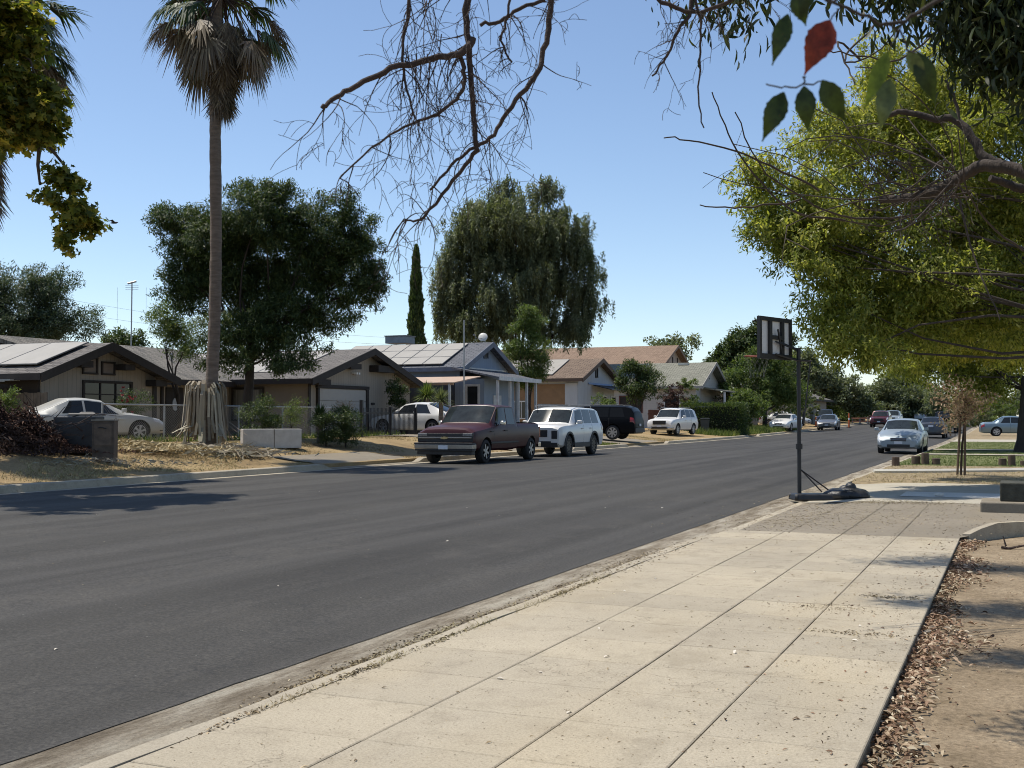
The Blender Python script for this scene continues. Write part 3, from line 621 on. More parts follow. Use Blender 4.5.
tree('lawn_tree', 'thick dark trunk with broad yellow-green crown standing on the green lawn at the right edge', 'tree', (.55,52.5,0), 2.4,
     [B(960,350,50,55,3,42),B(1010,335,50,60,3,55),B(925,330,49,40,2,40),B(975,290,50,60,3,50),B(1040,320,50,60,3,70),B(905,365,48,24,1.5,18),B(985,385,49,40,2,18),B(1010,250,50,60,3,50)],
     1900, 55, .15, G_yel, .50, .50, LEAF, .42, gr, droop=.5, trunk_top=(.6,52.5,3.1), lump=.35, limb_r=.05)
# withered sapling tied to stakes
sp = thing('staked_sapling', 'thin young tree with withered brown leaves tied to two wooden stakes', 'tree', (-1.2,30.3,.03))
pts = [Vector((-1.2,30.3,.0)),Vector((-1.17,30.32,.7)),Vector((-1.1,30.3,1.3)),Vector((-1.12,30.3,1.95))]
mb = MB().tube(pts, [.03,.026,.02,.012], 6); cs = []
for i in range(26):
    st = pts[2].lerp(pts[3], random.random()); e = st+Vector((random.gauss(0,.42), random.gauss(0,.42), random.uniform(-.05,.55)))
    mb.tube(bend(st, e, 3, .1), [.011,.008,.006,.003], 4); cs += [st.lerp(e, k) for k in (.5,.75,1)]
mb.build('trunk', MT['deadbark'], sp, smooth=True, world=True)
cs = np.repeat(np.array([tuple(c) for c in cs]), 17, axis=0)
npmesh('crown', leaves(cs+RNG.normal(size=cs.shape)*.11, .085, LEAF, .45, None, None, .4), 6, G_brown, sp)
for s_ in (-1, 1):
    MB().tube([(s_*.085,.02,-.05),(s_*.05+.06,.0,1.42)], .028, 8).build('stake', M('stake_wood',(.13,.09,.06),.9,.3,12), sp)
MB().tube([(-.03,.0,1.05),(0,.03,1.07),(.1,0,1.05)], .008, 5).build('tie', MT['black'], sp)
# sycamore-like tree at the left edge
ps = at(-190, 470, 24)
tree('plane_tree', 'tree with jagged maple-like leaves leaning into the top left corner', 'tree', (ps.x, ps.y, gz(ps.x, ps.y)), 3.0,
     [B(4,30,24,24,.7,32),B(38,95,24,16,.6,18),B(5,75,24,24,.7,26),B(8,120,24,36,.9,40),B(48,115,24,20,.6,14),B(22,45,24,22,.6,14),B(-70,60,23,60,2,90),B(45,138,24,12,.4,12),B(55,168,24,6,.3,6),B(60,190,24,18,.45,18),B(76,212,24,20,.45,14),B(70,236,24,9,.3,16),B(88,225,24,12,.3,9),
      B(10,-50,22,60,1.5,50),B(-70,-60,21,90,1.8,90)],
     1150, 20, .135, G_syc, .26, .30, STAR, .95, gp, droop=.6, limbs=False, lump=.3)
mb = MB()
for pp in ([(-150,150),(-60,120),(10,128),(35,134),(52,150),(64,165),(68,185),(72,205),(84,225)],[(-150,150),(-80,60),(-10,40),(30,60),(40,90)],[(-80,60),(-40,-20),(10,-60),(60,-90)],[(40,140),(38,165),(40,185)]):
    q = [at(x,y,24) for x, y in pp]; mb.tube(q, [.05*(1-.8*i/len(q)) for i in range(len(q))], 7)
mb.tube([(ps.x,ps.y,2.9),tuple(at(-150,150,24))], [.16,.07], 8)
mb.build('limb', MT['greytwig'], bpy.data.objects['plane_tree'], smooth=True, world=True, angle=80)
# palms
def fan(V, base, d, size, droop, n=26, dead=False):
    d = Vector(d).normalized(); side = d.cross(Vector((0,0,1))); side = side.normalized() if side.length > .01 else Vector((1,0,0)); up = side.cross(d)
    for i in range(n):
        a = (i/(n-1)-.5)*2*(1.25 if not dead else .8); L = size*(1-.22*abs(a))*random.uniform(.88,1.08)
        v = (d*math.cos(a)+side*math.sin(a)+up*random.gauss(0,.05)).normalized(); wv = v.cross(up).normalized()*size*(.034 if not dead else .022)
        p0 = Vector(base); p1 = p0+v*L*.55; p2 = p0+v*L*.95; p2.z -= droop*L*random.uniform(.25,.9)
        p1.z -= droop*L*.08
        V += [p0-wv*.2, p0+wv*.2, p1+wv, p1-wv, p1-wv, p1+wv, p2+wv*.12, p2-wv*.12]
def palm(name, label, px_top, py_top, px_base, Z, skirt_top, skirt_bot, skirt_w, trunk_px, group, seed):
    random.seed(seed)
    base = at(px_base, 430, Z); base.z = gz(base.x, base.y); top = at(px_top, py_top, Z); s = Z/F
    t = thing(name, label, 'palm tree', tuple(base), 0, group)
    N_ = 90; pts = []
    for i in range(N_+1):
        k = i/N_; p = base.lerp(top, k); p.x += .10*math.sin(k*5); p.y += .08*math.sin(k*4+1); pts.append(p)
    mb = MB()
    for seg in range(1): mb.tube([Vector(p)-Vector((0,0,.1)) if i == 0 else p for i, p in enumerate(pts)], [trunk_px*s/2*(1.0+.5*math.exp(-i/4)-.15*i/N_)*random.uniform(.93,1.05) for i in range(N_+1)], 14)
    mb.build('trunk', MT['palmbark'], t, smooth=True, world=True, angle=80)
    # hanging dead fronds
    V = []
    for i in range(190):
        k = random.random(); zt = at(px_top, skirt_top+(skirt_bot-skirt_top)*k*.80, Z); a = random.uniform(0, 6.283)
        wdt = skirt_w*s*(1-k*.74)*random.uniform(.25,.95); dr = Vector((math.cos(a), math.sin(a), 0))
        b = zt+dr*wdt*.75; fan(V, b, Vector((dr.x*.10, dr.y*.10, -1)), random.uniform(.8,1.3)*(1-.25*k), .1, 11, True)
    npmesh('dead_frond_skirt', [tuple(v) for v in V], 4, MT['deadfrond'], t)
    V = []; Pm = MB(); D = []
    for i in range(78):
        a = random.uniform(0, 6.283); e = random.uniform(-1.05, 1.35)
        d = Vector((math.cos(a)*math.cos(e), math.sin(a)*math.cos(e), math.sin(e))); L = random.uniform(1.1,1.75)
        st = top+Vector((0,0,-.1)); e_ = st+d*L; e_.z -= .22*L
        Pm.tube([st, st+d*L*.5+Vector((0,0,.03)), e_], [.028,.02,.014], 5)
        dd = (d+Vector((0,0,-.35))).normalized(); fan(D if (e < -.25 and random.random() < .7) else V, e_, dd, random.uniform(.8,1.2), .8 if e < .6 else .35, 34)
    npmesh('fronds', [tuple(v) for v in V], 4, MT['palmleaf'], t)
    if D: npmesh('dry_fronds', [tuple(v) for v in D], 4, MT['deadfrond'], t)
    Pm.build('frond_stalks', MT['deadbark'], t, world=True)
    return t
pm = palm('fan_palm', 'tall thin fan palm with a shaggy brown skirt of dead fronds, standing left of centre', 222, -8, 206, 34.0, 22, 124, 31, 12.5, 'tall fan palms', 3)
palm('fan_palm', 'fan palm cut by the left edge, its dead fronds hanging beside jagged leaves', -14, 20, -22, 27.5, 60, 238, 34, 16, 'tall fan palms', 8)
# strips of old fronds tied round the foot of the palm
def strap_skirt():
    V = []; s = 34.0/F; b = pm.location
    top = at(205, 376, 33.8)
    for i in range(74):
        a = random.uniform(0, 6.283); r = random.uniform(.15,.5); dr = Vector((math.cos(a), math.sin(a), 0)); fl = random.uniform(.0,.16) if random.random() < .75 else random.uniform(.2,.6)
        st = Vector((b.x, b.y, 0))+dr*.2; st.z = top.z-random.uniform(.35,.7)
        pk = Vector((b.x, b.y, 0))+dr*(r*.8+.12); pk.z = top.z+random.uniform(-.5,-.12)
        pk2 = pk+dr*.10-Vector((0,0,.12)); p3 = pk2+dr*random.uniform(-.02,.14); p3.z = b.z+random.uniform(.35,.9); p4 = p3+dr*fl; p4.z = b.z+random.uniform(-.02,.45)
        w_ = Vector((-dr.y, dr.x, 0))*random.uniform(.02,.065)
        tw_ = Vector((random.gauss(0,.03), random.gauss(0,.03), 0))
        q = [st, pk, pk2, p3+tw_, p4]
        for u, v in zip(q[:-1], q[1:]): V += [u-w_, u+w_, v+w_, v-w_]
    return V
npmesh('dry_strap_skirt', [tuple(v) for v in strap_skirt()], 4, MT['strap'], pm)
# shrubs
def shrub(label, px, py, Z, rx, rz, mat, n=120, per=40, leaf=.09, cat='shrub', name='shrub', group='garden shrubs of the far houses', shape=LEAF, sp=.22):
    g_ = gl(px, Z); c = at(px, py, Z)
    return tree(name, label, cat, g_, .3, [(tuple(c), (rx*Z/F*.85, rx*Z/F*.7, rz*Z/F*.8)), ((c.x, c.y, (c.z+g_[2])/2), (rx*Z/F*.8, rx*Z/F*.6, max(.2,(c.z-g_[2])*.45)))], n, per, leaf, mat, .035, sp, shape, .4, group)
rs = shrub('flowering shrub with red blooms in front of the left house window', 131, 404, 39.3, 22, 12, G_dark, 150, 36, .07)
fl = at(128, 406, 38.8); red = M('red_petals', (.28,.03,.035), .7)
for _ in range(14):
    c_ = np.array([tuple(fl)])+RNG.normal(size=(1,3))*np.array([.18,.2,.28]); v_ = leaves(np.repeat(c_, 9, axis=0), .085, LEAF, .6, None, None, .3)
    npmesh('bloom', v_, 6, red, rs)
shrub('loose dark shrub under the tan house window behind the pale box', 262, 412, 37, 28, 18, G_dark, 150, 36, .07)
shrub('thin twiggy shrub with pale flowers left of the garage door', 292, 408, 37.5, 16, 18, G_mid, 70, 24, .06)
shrub('low round shrub along the fence below the garage door', 345, 418, 38.5, 22, 11, G_dark, 160, 40, .07)
shrub('dark leafy shrub at the fence corner left of the white hatchback', 326, 420, 38, 14, 8, G_dark, 110, 40, .07)
shrub('tall leafy shrub against the right end of the garage wall', 396, 390, 54, 15, 11, G_dark, 130, 40, .10)
shrub('dry pale shrub by the gate post left of the white hatchback', 346, 408, 40, 9, 9, G_brown, 60, 30, .06)
shrub('dark bush behind the near end of the picket fence', 605, 404, 70, 12, 9, G_mid, 80, 36, .12)
shrub('leafy bush with pale flowers in front of the grey-roofed house porch', 672, 392, 88, 16, 10, G_red, 120, 36, .14)
shrub('rounded bush against the wall of the grey-roofed house', 690, 388, 90, 14, 12, G_mid, 110, 36, .14)
shrub('broad light green bush right of the clipped hedge', 742, 404, 92, 26, 16, G_mid, 240, 44, .17)
shrub('small tangled bush at the bottom of the broad light green bush', 728, 418, 88, 12, 8, G_euc, 80, 36, .13)
shrub('low olive green bush behind the fence above the white car', 800, 404, 118, 24, 10, G_euc, 150, 36, .24)
shrub('dark bush at the left edge behind the fence', 6, 398, 34, 14, 20, G_mid, 70, 30, .09)
shrub('pale green bush beyond the far driveway at the right', 955, 408, 88, 14, 9, G_euc, 90, 36, .15)
shrub('long low green bushes across the far end of the side driveway', 985, 412, 125, 42, 9, G_euc, 260, 40, .24)
shrub('dark shrub at the right edge beyond the parked blue-grey car', 1006, 408, 100, 22, 10, G_mid, 110, 36, .18)
# clipped hedge
hx = at(716, 412, 84); hd = thing('hedge', 'clipped dark box hedge beside the dustbin and the white crossover', 'hedge', (hx.x, hx.y, gz(hx.x, hx.y)))
n = 15000; u = RNG.uniform(-1,1,(n,3)); k = RNG.integers(0,3,n); u[np.arange(n),k] = np.sign(u[np.arange(n),k])
p = np.array(hd.location)+np.array([0,0,1.0])+u*np.array([1.9,1.3,1.02])*(1+RNG.normal(size=(n,1))*.07+np.array([.12*noise.noise(Vector(tuple(q*2.2))) for q in u])[:,None])
npmesh('crown', leaves(p, .13, LEAF, .42, u, None, .1), 6, G_dark, hd)
MB().box((0,0,.95),(3.4,2.2,1.8)).build('branches', M('hedge_core',(.015,.02,.01),.95), hd)  # solid near-black box filling the hedge behind its leaves
# spiky plants
def spiky(name, label, px, py, Z, R_, n, mat, wd=.02, group='spiky garden plants'):
    g_ = gl(px, Z); c = at(px, py, Z); t = thing(name, label, 'plant', g_, 0, group); V = []
    for i in range(n):
        a = random.uniform(0,6.283); e = random.uniform(-.1,1.45); d = Vector((math.cos(a)*math.cos(e), math.sin(a)*math.cos(e), math.sin(e)))
        w_ = Vector((-math.sin(a), math.cos(a), 0))*wd; L = R_*random.uniform(.75,1.05); m_ = c+d*L*.55; e_ = c+d*L; e_.z -= .22*L*math.cos(e)
        V += [c-w_, c+w_, m_+w_, m_-w_, m_-w_, m_+w_, e_+w_*.1, e_-w_*.1]
    npmesh('fronds', [tuple(v) for v in V], 4, mat, t)
    MB().tube([g_, c], [.12,.10], 8).build('trunk', MT['palmbark'], t, world=True); return t
spiky('sago_palm', 'dark spiky cycad in front of the garage door behind the fence', 320, 420, 38.8, .6, 240, G_dark)
spiky('yucca', 'sunlit spiky yucca behind the white hatchback', 427, 398, 54, .85, 320, G_mid)
spiky('yucca', 'shorter spiky yucca right of the sunlit one, behind the maroon pickup', 441, 402, 50, .75, 200, G_euc)
# brush pile, straw heap, fallen fronds
bp = at(20, 440, 28); br = thing('brush_pile', 'heap of dead reddish brown brush at the left edge of the yard', 'brush pile', (bp.x, bp.y, gz(bp.x, bp.y)))
mb = MB(); cs = []
for i in range(190):
    a = Vector((bp.x+random.gauss(0,.9)-.3, bp.y+random.gauss(0,.7), br.location.z+random.uniform(0,.7))); d = Vector((random.gauss(0,1),random.gauss(0,1),random.uniform(-.3,.5))).normalized()*random.uniform(.4,1.3)
    q = bend(a, a+d, 3, .15); q = [Vector((v.x,v.y,max(v.z, gz(v.x,v.y)+.01))) for v in q]; mb.tube(q, [.016,.012,.008,.004], 4); cs += q
mb.build('branches', MT['deadbark'], br, world=True)
n = 15000; u = RNG.normal(size=(n,2)); hgt = .92*np.exp(-(u[:,0]**2+u[:,1]**2)/2.6)*np.array([1+.9*noise.noise(Vector((a*1.8,b*1.8,2))) for a, b in u])
p = np.stack([bp.x-.35+u[:,0]*.85, bp.y-.1+u[:,1]*.75, br.location.z-.05+hgt*RNG.uniform(.1,1,n)**.5], 1)
npmesh('dead_leaves', leaves(p, .11, LEAF, .42, None, None, .5), 6, G_red, br)
def heap(name, label, px, py, Z, rx, ry, h, n, L, mat, cat):
    c = at(px, py, Z); t = thing(name, label, cat, (c.x, c.y, gz(c.x, c.y)))
    u = RNG.normal(size=(n,2)); hh = h*np.exp(-(u**2).sum(1)/2)
    p = np.stack([c.x+u[:,0]*rx, c.y+u[:,1]*ry, t.location.z+hh*RNG.uniform(0,1,n)], 1)
    a = RNG.uniform(0,6.283,n); d = np.stack([np.cos(a), np.sin(a), RNG.normal(size=n)*.25], 1)
    npmesh('dry_stalks', leaves(p, L, DIAM, .10, d*3, None, .15, .5), 4, mat, t)['kind'] = 'stuff'; return t
heap('straw_heap', 'low heap of yellow straw behind the wooden cabinet', 128, 438, 31, 1.1, .6, .20, 4200, .28, M('straw_stalks', (.42,.34,.19), .9, .4, 9), 'straw heap')
heap('frond_pile', 'scattered broken palm fronds on the dead grass below the palm', 190, 447, 32, 1.1, .6, .2, 650, .45, MT['strap'], 'frond pile')
heap('twig_pile', 'tangle of dry twigs and strips at the left end of the pale box', 235, 443, 32.5, .5, .4, .32, 500, .5, MT['strap'], 'twig pile')
heap('bark_heap', 'scattered dry bark at the foot of the brush pile', 75, 462, 27, 1.4, .6, .14, 700, .18, MT['strap'], 'bark heap')
# ------------------------------------------------------------------ overhanging near tree: bare twigs, thick limb, hanging leaves
random.seed(11)
ot = thing('overhanging_tree', 'near tree overhead at the right, with bare twigs, a dark limb and blurred leaves', 'tree', (3.4, 5.2, -.07))
mb = MB()
TR = bend((3.4,5.2,-.2), (3.1,5.6,4.2), 6, .03); mb.tube(TR, [.34,.27,.24,.22,.21,.20,.18], 12)
fork = TR[-1]
KT = 1.0
def grow(mb, p, d, L, r, lev, drop=.5, minr=.0022, wig=.35, kids_=3, n=8):
    pts = [Vector(p)]; rr = [r]; d = Vector(d).normalized(); st = L/n
    cax = Vector((random.gauss(0,1),random.gauss(0,1),random.gauss(0,1))).normalized(); cq = Matrix.Rotation(random.uniform(.08,.34), 3, cax)
    for i in range(n):
        d = (cq @ d+Vector((random.gauss(0,1),random.gauss(0,1),random.gauss(0,1)))*wig*.3+Vector((0,0,-drop*.2))).normalized()
        pts.append(pts[-1]+d*st); rr.append(max(minr, r*(1-.8*(i+1)/n)))
    mb.tube(pts, rr, 5 if r > .006 else 4, cap=False)
    if lev > 0:
        for _ in range(kids_):
            i = random.randrange(1, n); q = pts[i]; dd = (pts[i]-pts[i-1]).normalized()
            dd = (dd*.5+Vector((random.gauss(0,1),random.gauss(0,1),random.gauss(0,.8)))*.75).normalized()
            grow(mb, q, dd, L*random.uniform(.4,.75), max(minr, rr[i]*.6), lev-1, drop, minr, wig, kids_, n)
def path(px, Z0, Z1=None):
    Z1 = Z1 or Z0; n = len(px)-1
    return [at(x, y, Z0+(Z1-Z0)*i/n) for i, (x, y) in enumerate(px)]
def limb(mb, pts, w0, w1, Z, n=8, sub=True):
    rs = [(w0+(w1-w0)*i/(len(pts)-1))*Z/F/2 for i in range(len(pts))]
    # smooth
    out = []; ro = []
    for i in range(len(pts)-1):
        p0, p1, p2, p3 = pts[max(i-1,0)], pts[i], pts[i+1], pts[min(i+2,len(pts)-1)]
        for k in range(4):
            t = k/4; out.append(.5*((2*p1)+(p2-p0)*t+(2*p0-5*p1+4*p2-p3)*t*t+(3*p1-p0-3*p2+p3)*t**3)+Vector((random.gauss(0,1),random.gauss(0,1),random.gauss(0,1)))*Z/F*.8); ro.append(rs[i]+(rs[i+1]-rs[i])*t)
    out.append(pts[-1]); ro.append(rs[-1]); mb.tube(out, ro, n); return out
Zb = 3.6
up1 = at(660,-110,3.6); up2 = at(470,-90,3.6); ctr = ot
mb.build('trunk', MT['bark'], ot, smooth=True, world=True, angle=80)
mb = MB().tube([fork, (1.9,5.2,4.1), (1.0,4.6,3.95), (0,4.1,3.75), up1], [.12,.08,.06,.045,.03], 9); mb.tube(bend(up1, up2, 4, .06), [.03,.028,.025,.022,.02], 8)
mb.build('limb', MT['bark'], ctr, smooth=True, world=True, angle=80)
mb = MB(); L1 = []
L1.append(limb(mb, [up2]+path([(468,-40),(466,0),(468,45),(472,100),(477,150)],3.60), 9, 5, Zb))
L1.append(limb(mb, path([(477,150),(470,160),(447,188),(425,215),(412,222),(404,219)],3.60), 5, 1.5, Zb))
L1.append(limb(mb, path([(474,38),(462,52),(440,58),(400,66),(370,78),(345,92),(330,101),(322,108)],3.60,3.44), 8, 4, Zb))
L1.append(limb(mb, path([(460,50),(464,72),(463,88),(452,103),(432,116),(405,126),(372,148),(340,178)],3.60,3.50), 5, 1.5, Zb))
L1.append(limb(mb, path([(552,-20),(550,20),(544,50),(537,75),(520,94),(503,118),(490,138),(470,150),(452,165),(430,190)],3.70,3.60), 7, 2.5, Zb))
L1.append(limb(mb, path([(480,25),(500,22),(520,8),(545,0)],3.66), 4, 4, Zb))
L1.append(limb(mb, [up1]+path([(640,-30),(585,-10),(552,-20)],3.70), 7, 6, Zb))
L1.append(limb(mb, [up1]+path([(655,-10),(672,5),(690,12),(712,8),(738,-5),(760,-40)],3.80), 5, 4, Zb))
L1.append(limb(mb, path([(695,-12),(688,15),(676,35),(668,55),(652,76)],3.80), 5, 2, Zb))
L1.append(limb(mb, path([(696,-5),(700,30),(700,60),(699,95),(704,128)],3.80), 3, 1.4, Zb))
L1.append(limb(mb, path([(412,-20),(407,20),(402,50),(407,90),(415,118)],3.54), 4, 2, Zb))
L1.append(limb(mb, path([(512,-20),(508,14),(502,40),(512,62)],3.60), 3, 2, Zb))
mb.build('bare_branch', MT['deadbark'], ctr, smooth=True, world=True, angle=80)
mb = MB(); KT = 2.0
for q, cnt, L, dr in ((L1[0],17,.66,.9),(L1[1],11,.42,1.1),(L1[2],17,.6,1.1),(L1[3],15,.45,.9),(L1[4],11,.42,1.0),(L1[5],7,.4,1.0),(L1[7],14,.42,1.2),(L1[8],8,.35,1.0),(L1[10],10,.45,1.1),(L1[11],6,.4,1.1)):
    for i in range(cnt):
        p = random.choice(q[2:]); d = Vector((random.gauss(0,1),random.gauss(0,.6),random.gauss(-.6,.55)))
        grow(mb, p, d, L*.52*random.uniform(.4,1.05), .0022, 2, dr, .0008, .3, 2)
# the dense tuft of the dangling twigs
c0 = at(418,0,6.9)
for i in range(18):
    p = at(random.uniform(405,445), random.uniform(-15,60), 3.55+random.uniform(-.1,.1)); grow(mb, p, (random.gauss(0,.35),random.gauss(0,.3),-1), random.uniform(.2,.38), .0019, 1, .6, .0008, .35, 2)
mb.build('bare_twigs', MT['deadbark'], ctr, smooth=True, world=True, angle=80)
# thick dark limb at the right
mb = MB(); Zr = 9.0
kx = limb(mb, [fork+Vector((.3,.3,-.6))]+path([(1150,260),(1060,190),(1024,172),(985,166),(960,178),(935,192),(905,198),(880,200)],8.0,9.3), 16, 8, Zr, 9)
k2 = limb(mb, path([(1000,165),(985,158),(972,138),(958,122),(930,118),(905,112),(880,118)],9.0,9.4), 11, 5, Zr, 8)
k3 = limb(mb, path([(1024,190),(1010,185),(990,178)],9.0), 10, 7, Zr, 8)
k4 = limb(mb, path([(958,122),(955,100),(945,80)],9.0), 4, 2, Zr, 6)
mb.build('dark_limb', MT['bark'], ot, smooth=True, world=True, angle=80)
mb = MB()
seeds = [at(random.uniform(915,975), random.uniform(165,205), 9+random.uniform(-.4,.6)) for _ in range(26)]
for p in seeds:
    e = at(random.gauss(800,55), random.gauss(172,48), 8.9+random.uniform(-1.2,1.5)); q = bend(p, e, 8, .24, random.uniform(-.03,.10))
    k = random.uniform(.35,1.0); q = q[:max(4,int(9*k))]; mb.tube(q, [.0045*(1-.085*i)+.0018 for i in range(len(q))], 5)
    for _ in range(2):
        j = random.randrange(1,len(q)-1); grow(mb, q[j], (q[j+1]-q[j]).normalized()+Vector((random.gauss(0,.5),random.gauss(0,.5),random.gauss(0,.5))), random.uniform(.25,.7), .004, 1, .3, .002, .35, 2)
    if random.random() < .5: grow(mb, p, (random.gauss(0,1),random.gauss(0,1),random.gauss(-.4,.7)), random.uniform(.3,.8), .006, 1, .5, .0022, .4, 2)
# long arching twigs
for pp in ([(845,220),(800,215),(770,190),(742,160),(725,125),(712,92)], [(905,218),(840,216),(790,190),(760,165),(735,112)], [(880,20),(855,45),(845,62),(872,55),(905,22)], [(860,58),(838,42),(848,70),(855,85)],
           [(800,200),(770,205),(735,208),(700,205)], [(820,190),(770,165),(735,152),(690,140),(664,138)], [(1024,250),(985,220),(965,180),(958,130)], [(960,200),(975,260),(1000,320)], [(940,30),(900,60),(860,55),(828,50)]):
    q = path(pp, 8.8, 8.4); limb(mb, q, 2.5, 1.2, 8.8, 5)
mb.build('grey_twigs', MT['greytwig'], ot, smooth=True, world=True, angle=80)
# leaf masses of this tree: top right clump and clumps above the frame that shade the ground
C_ = []
def cl(px, py, Z, rx, rz, n, dp=.5):
    for _ in range(n):
        a = RNG.normal(size=3); a /= np.linalg.norm(a)*1.05; r = RNG.uniform(0,1)**.4
        c = at(px+a[0]*r*rx, py+a[1]*r*rz, Z); C_.append((c.x+a[2]*dp*sy*r, c.y+a[2]*dp*r, c.z))
cl(985,15,6.2,50,42,90,.5); cl(1010,45,6.2,40,36,60,.4); cl(735,-12,6.4,28,14,16,.3); cl(975,-60,6.2,90,60,90,.8); cl(890,-20,6.4,45,14,26)
cl(1080,40,6.0,60,110,120,.9)
for (x, y, z, k, s_) in ((-3.45,12.15,6.6,50,.26),(-3.0,12.5,6.6,90,.32),(-2.5,12.8,6.6,110,.36),(-3.2,9.65,6.5,40,.22),(-2.8,9.9,6.5,70,.26),(-2.3,10.2,6.5,90,.30),(-2.5,8.0,6.1,40,.2),(-2.1,8.2,6.1,60,.26),(1.2,8.0,6.2,60,.9),(2.5,6.8,6.6,80,1.1)):
    if z > 8: continue
    for _ in range(k): C_.append((x+random.gauss(0,s_), y+random.gauss(0,s_*.42), z+random.gauss(0,s_*.4)))
lm = MB()
for e in ((-2.9,13.0,6.6),(-2.8,10.2,6.5),(-2.3,8.2,6.1)): lm.tube(bend(Vector(fork)+Vector((0,0,-.1)), e, 6, .06), [.05,.04,.034,.028,.022,.016,.01], 6)
lm.build('overhead_limb', MT['bark'], ot, smooth=True, world=True, angle=80)
C_ = np.array(C_); pos = np.repeat(C_, 24, axis=0)+RNG.normal(size=(len(C_)*24,3))*np.array([.10,.10,.13])
dv = RNG.normal(size=pos.shape)*.5; dv[:,2] -= 1.0
npmesh('hanging_leaves', leaves(pos, .085, LEAF, .30, dv, None, .2), 6, G_near, ot)
# near sprays of big blurred leaves
def bigleaf(mb, base, tip, wd, m=0, fold=.25, nrm=None):
    base, tip = Vector(base), Vector(tip); ax = tip-base; L = ax.length; ax.normalize()
    v = (Vector(cam.location)-base).normalized() if nrm is None else Vector(nrm); s_ = ax.cross(v).normalized(); n_ = s_.cross(ax)
    rows = 18; vs = []
    for i in range(rows+1):
        t = i/rows; w_ = .84*wd*L*(math.sin(math.pi*min(1,t**.72))**1.3*.54*(1+.06*math.sin(i*2.4))+.006) if 0 < i < rows else .001
        c = base+ax*L*t+n_*(math.sin(t*2.6)*L*.10)
        vs += [c-s_*w_+n_*w_*fold, c, c+s_*w_+n_*w_*fold]
    mb.add(vs, [(i*3+k, i*3+k+1, i*3+k+4, i*3+k+3) for i in range(rows) for k in range(2)], m)
gl1 = leafmat('near_green_leaf', [(0,(.03,.048,.012)),(1,(.042,.06,.015))], .3, .35, mottle=True)
gl2 = leafmat('near_bright_leaf', [(0,(.13,.17,.03)),(1,(.15,.19,.035))], .45, .35, mottle=True)
gl3 = leafmat('near_red_leaf', [(0,(.20,.030,.018)),(1,(.24,.038,.02))], .3, .45, tcol=(1,1,1,1), mottle=True)
gl4 = leafmat('near_pale_leaf', [(0,(.10,.125,.06)),(1,(.12,.14,.07))], .25, .2, mottle=True)
Zn = 1.55
mb = MB(); A = lambda x, y, z=0: at(x, y, Zn+z)
for (b, t_, w_, z) in (((796,-8),(806,26),.62,0),((788,14),(772,66),.40,0),((784,92),(762,142),.46,.02),((804,86),(808,132),.50,0),((822,80),(846,122),.52,-.03),((918,52),(936,106),.40,.06),((812,-14),(798,20),.5,0)):
    mb = MB(); bigleaf(mb, A(*b, z), A(*t_, z+.01), w_); mb.build('green_leaf', gl1, ot, smooth=True, world=True)
mb = MB(); bigleaf(mb, A(888,52), A(864,110,.01), .30); mb.build('bright_leaf', gl2, ot, smooth=True, world=True)
mb = MB(); bigleaf(mb, A(830,20), A(804,76,.01), .55); mb.build('red_leaf', gl3, ot, smooth=True, world=True)
mb = MB(); bigleaf(mb, A(908,50,.06), A(926,84,.07), .42); mb.build('pale_leaf', gl4, ot, smooth=True, world=True); mb = MB(); bigleaf(mb, A(890,78,.03), A(880,132,.04), .42); mb.build('pale_leaf', gl4, ot, smooth=True, world=True)
mb = MB()
for pp, w_ in (([(1040,-40),(985,-20),(935,2),(905,20),(885,24),(862,14),(842,6),(820,-6)],4.5),([(905,20),(895,38),(888,52)],2),([(842,6),(834,14),(830,20)],2),([(838,-2),(830,4),(820,-6),(800,-10)],3),([(804,76),(804,84),(786,88),(766,84)],2.2),([(804,84),(822,81)],2),([(885,24),(900,32),(908,50),(918,52)],2.4)):
    q = path(pp, Zn); limb(mb, q, w_, w_*.7, Zn, 6)
# the spray joins the tree overhead
mb.tube([A(1040,-40), at(1200,-200,2.6), fork], [.004,.012,.05], 7)
mb.build('leafy_twig', MT['bark'], ot, smooth=True, world=True, angle=80)
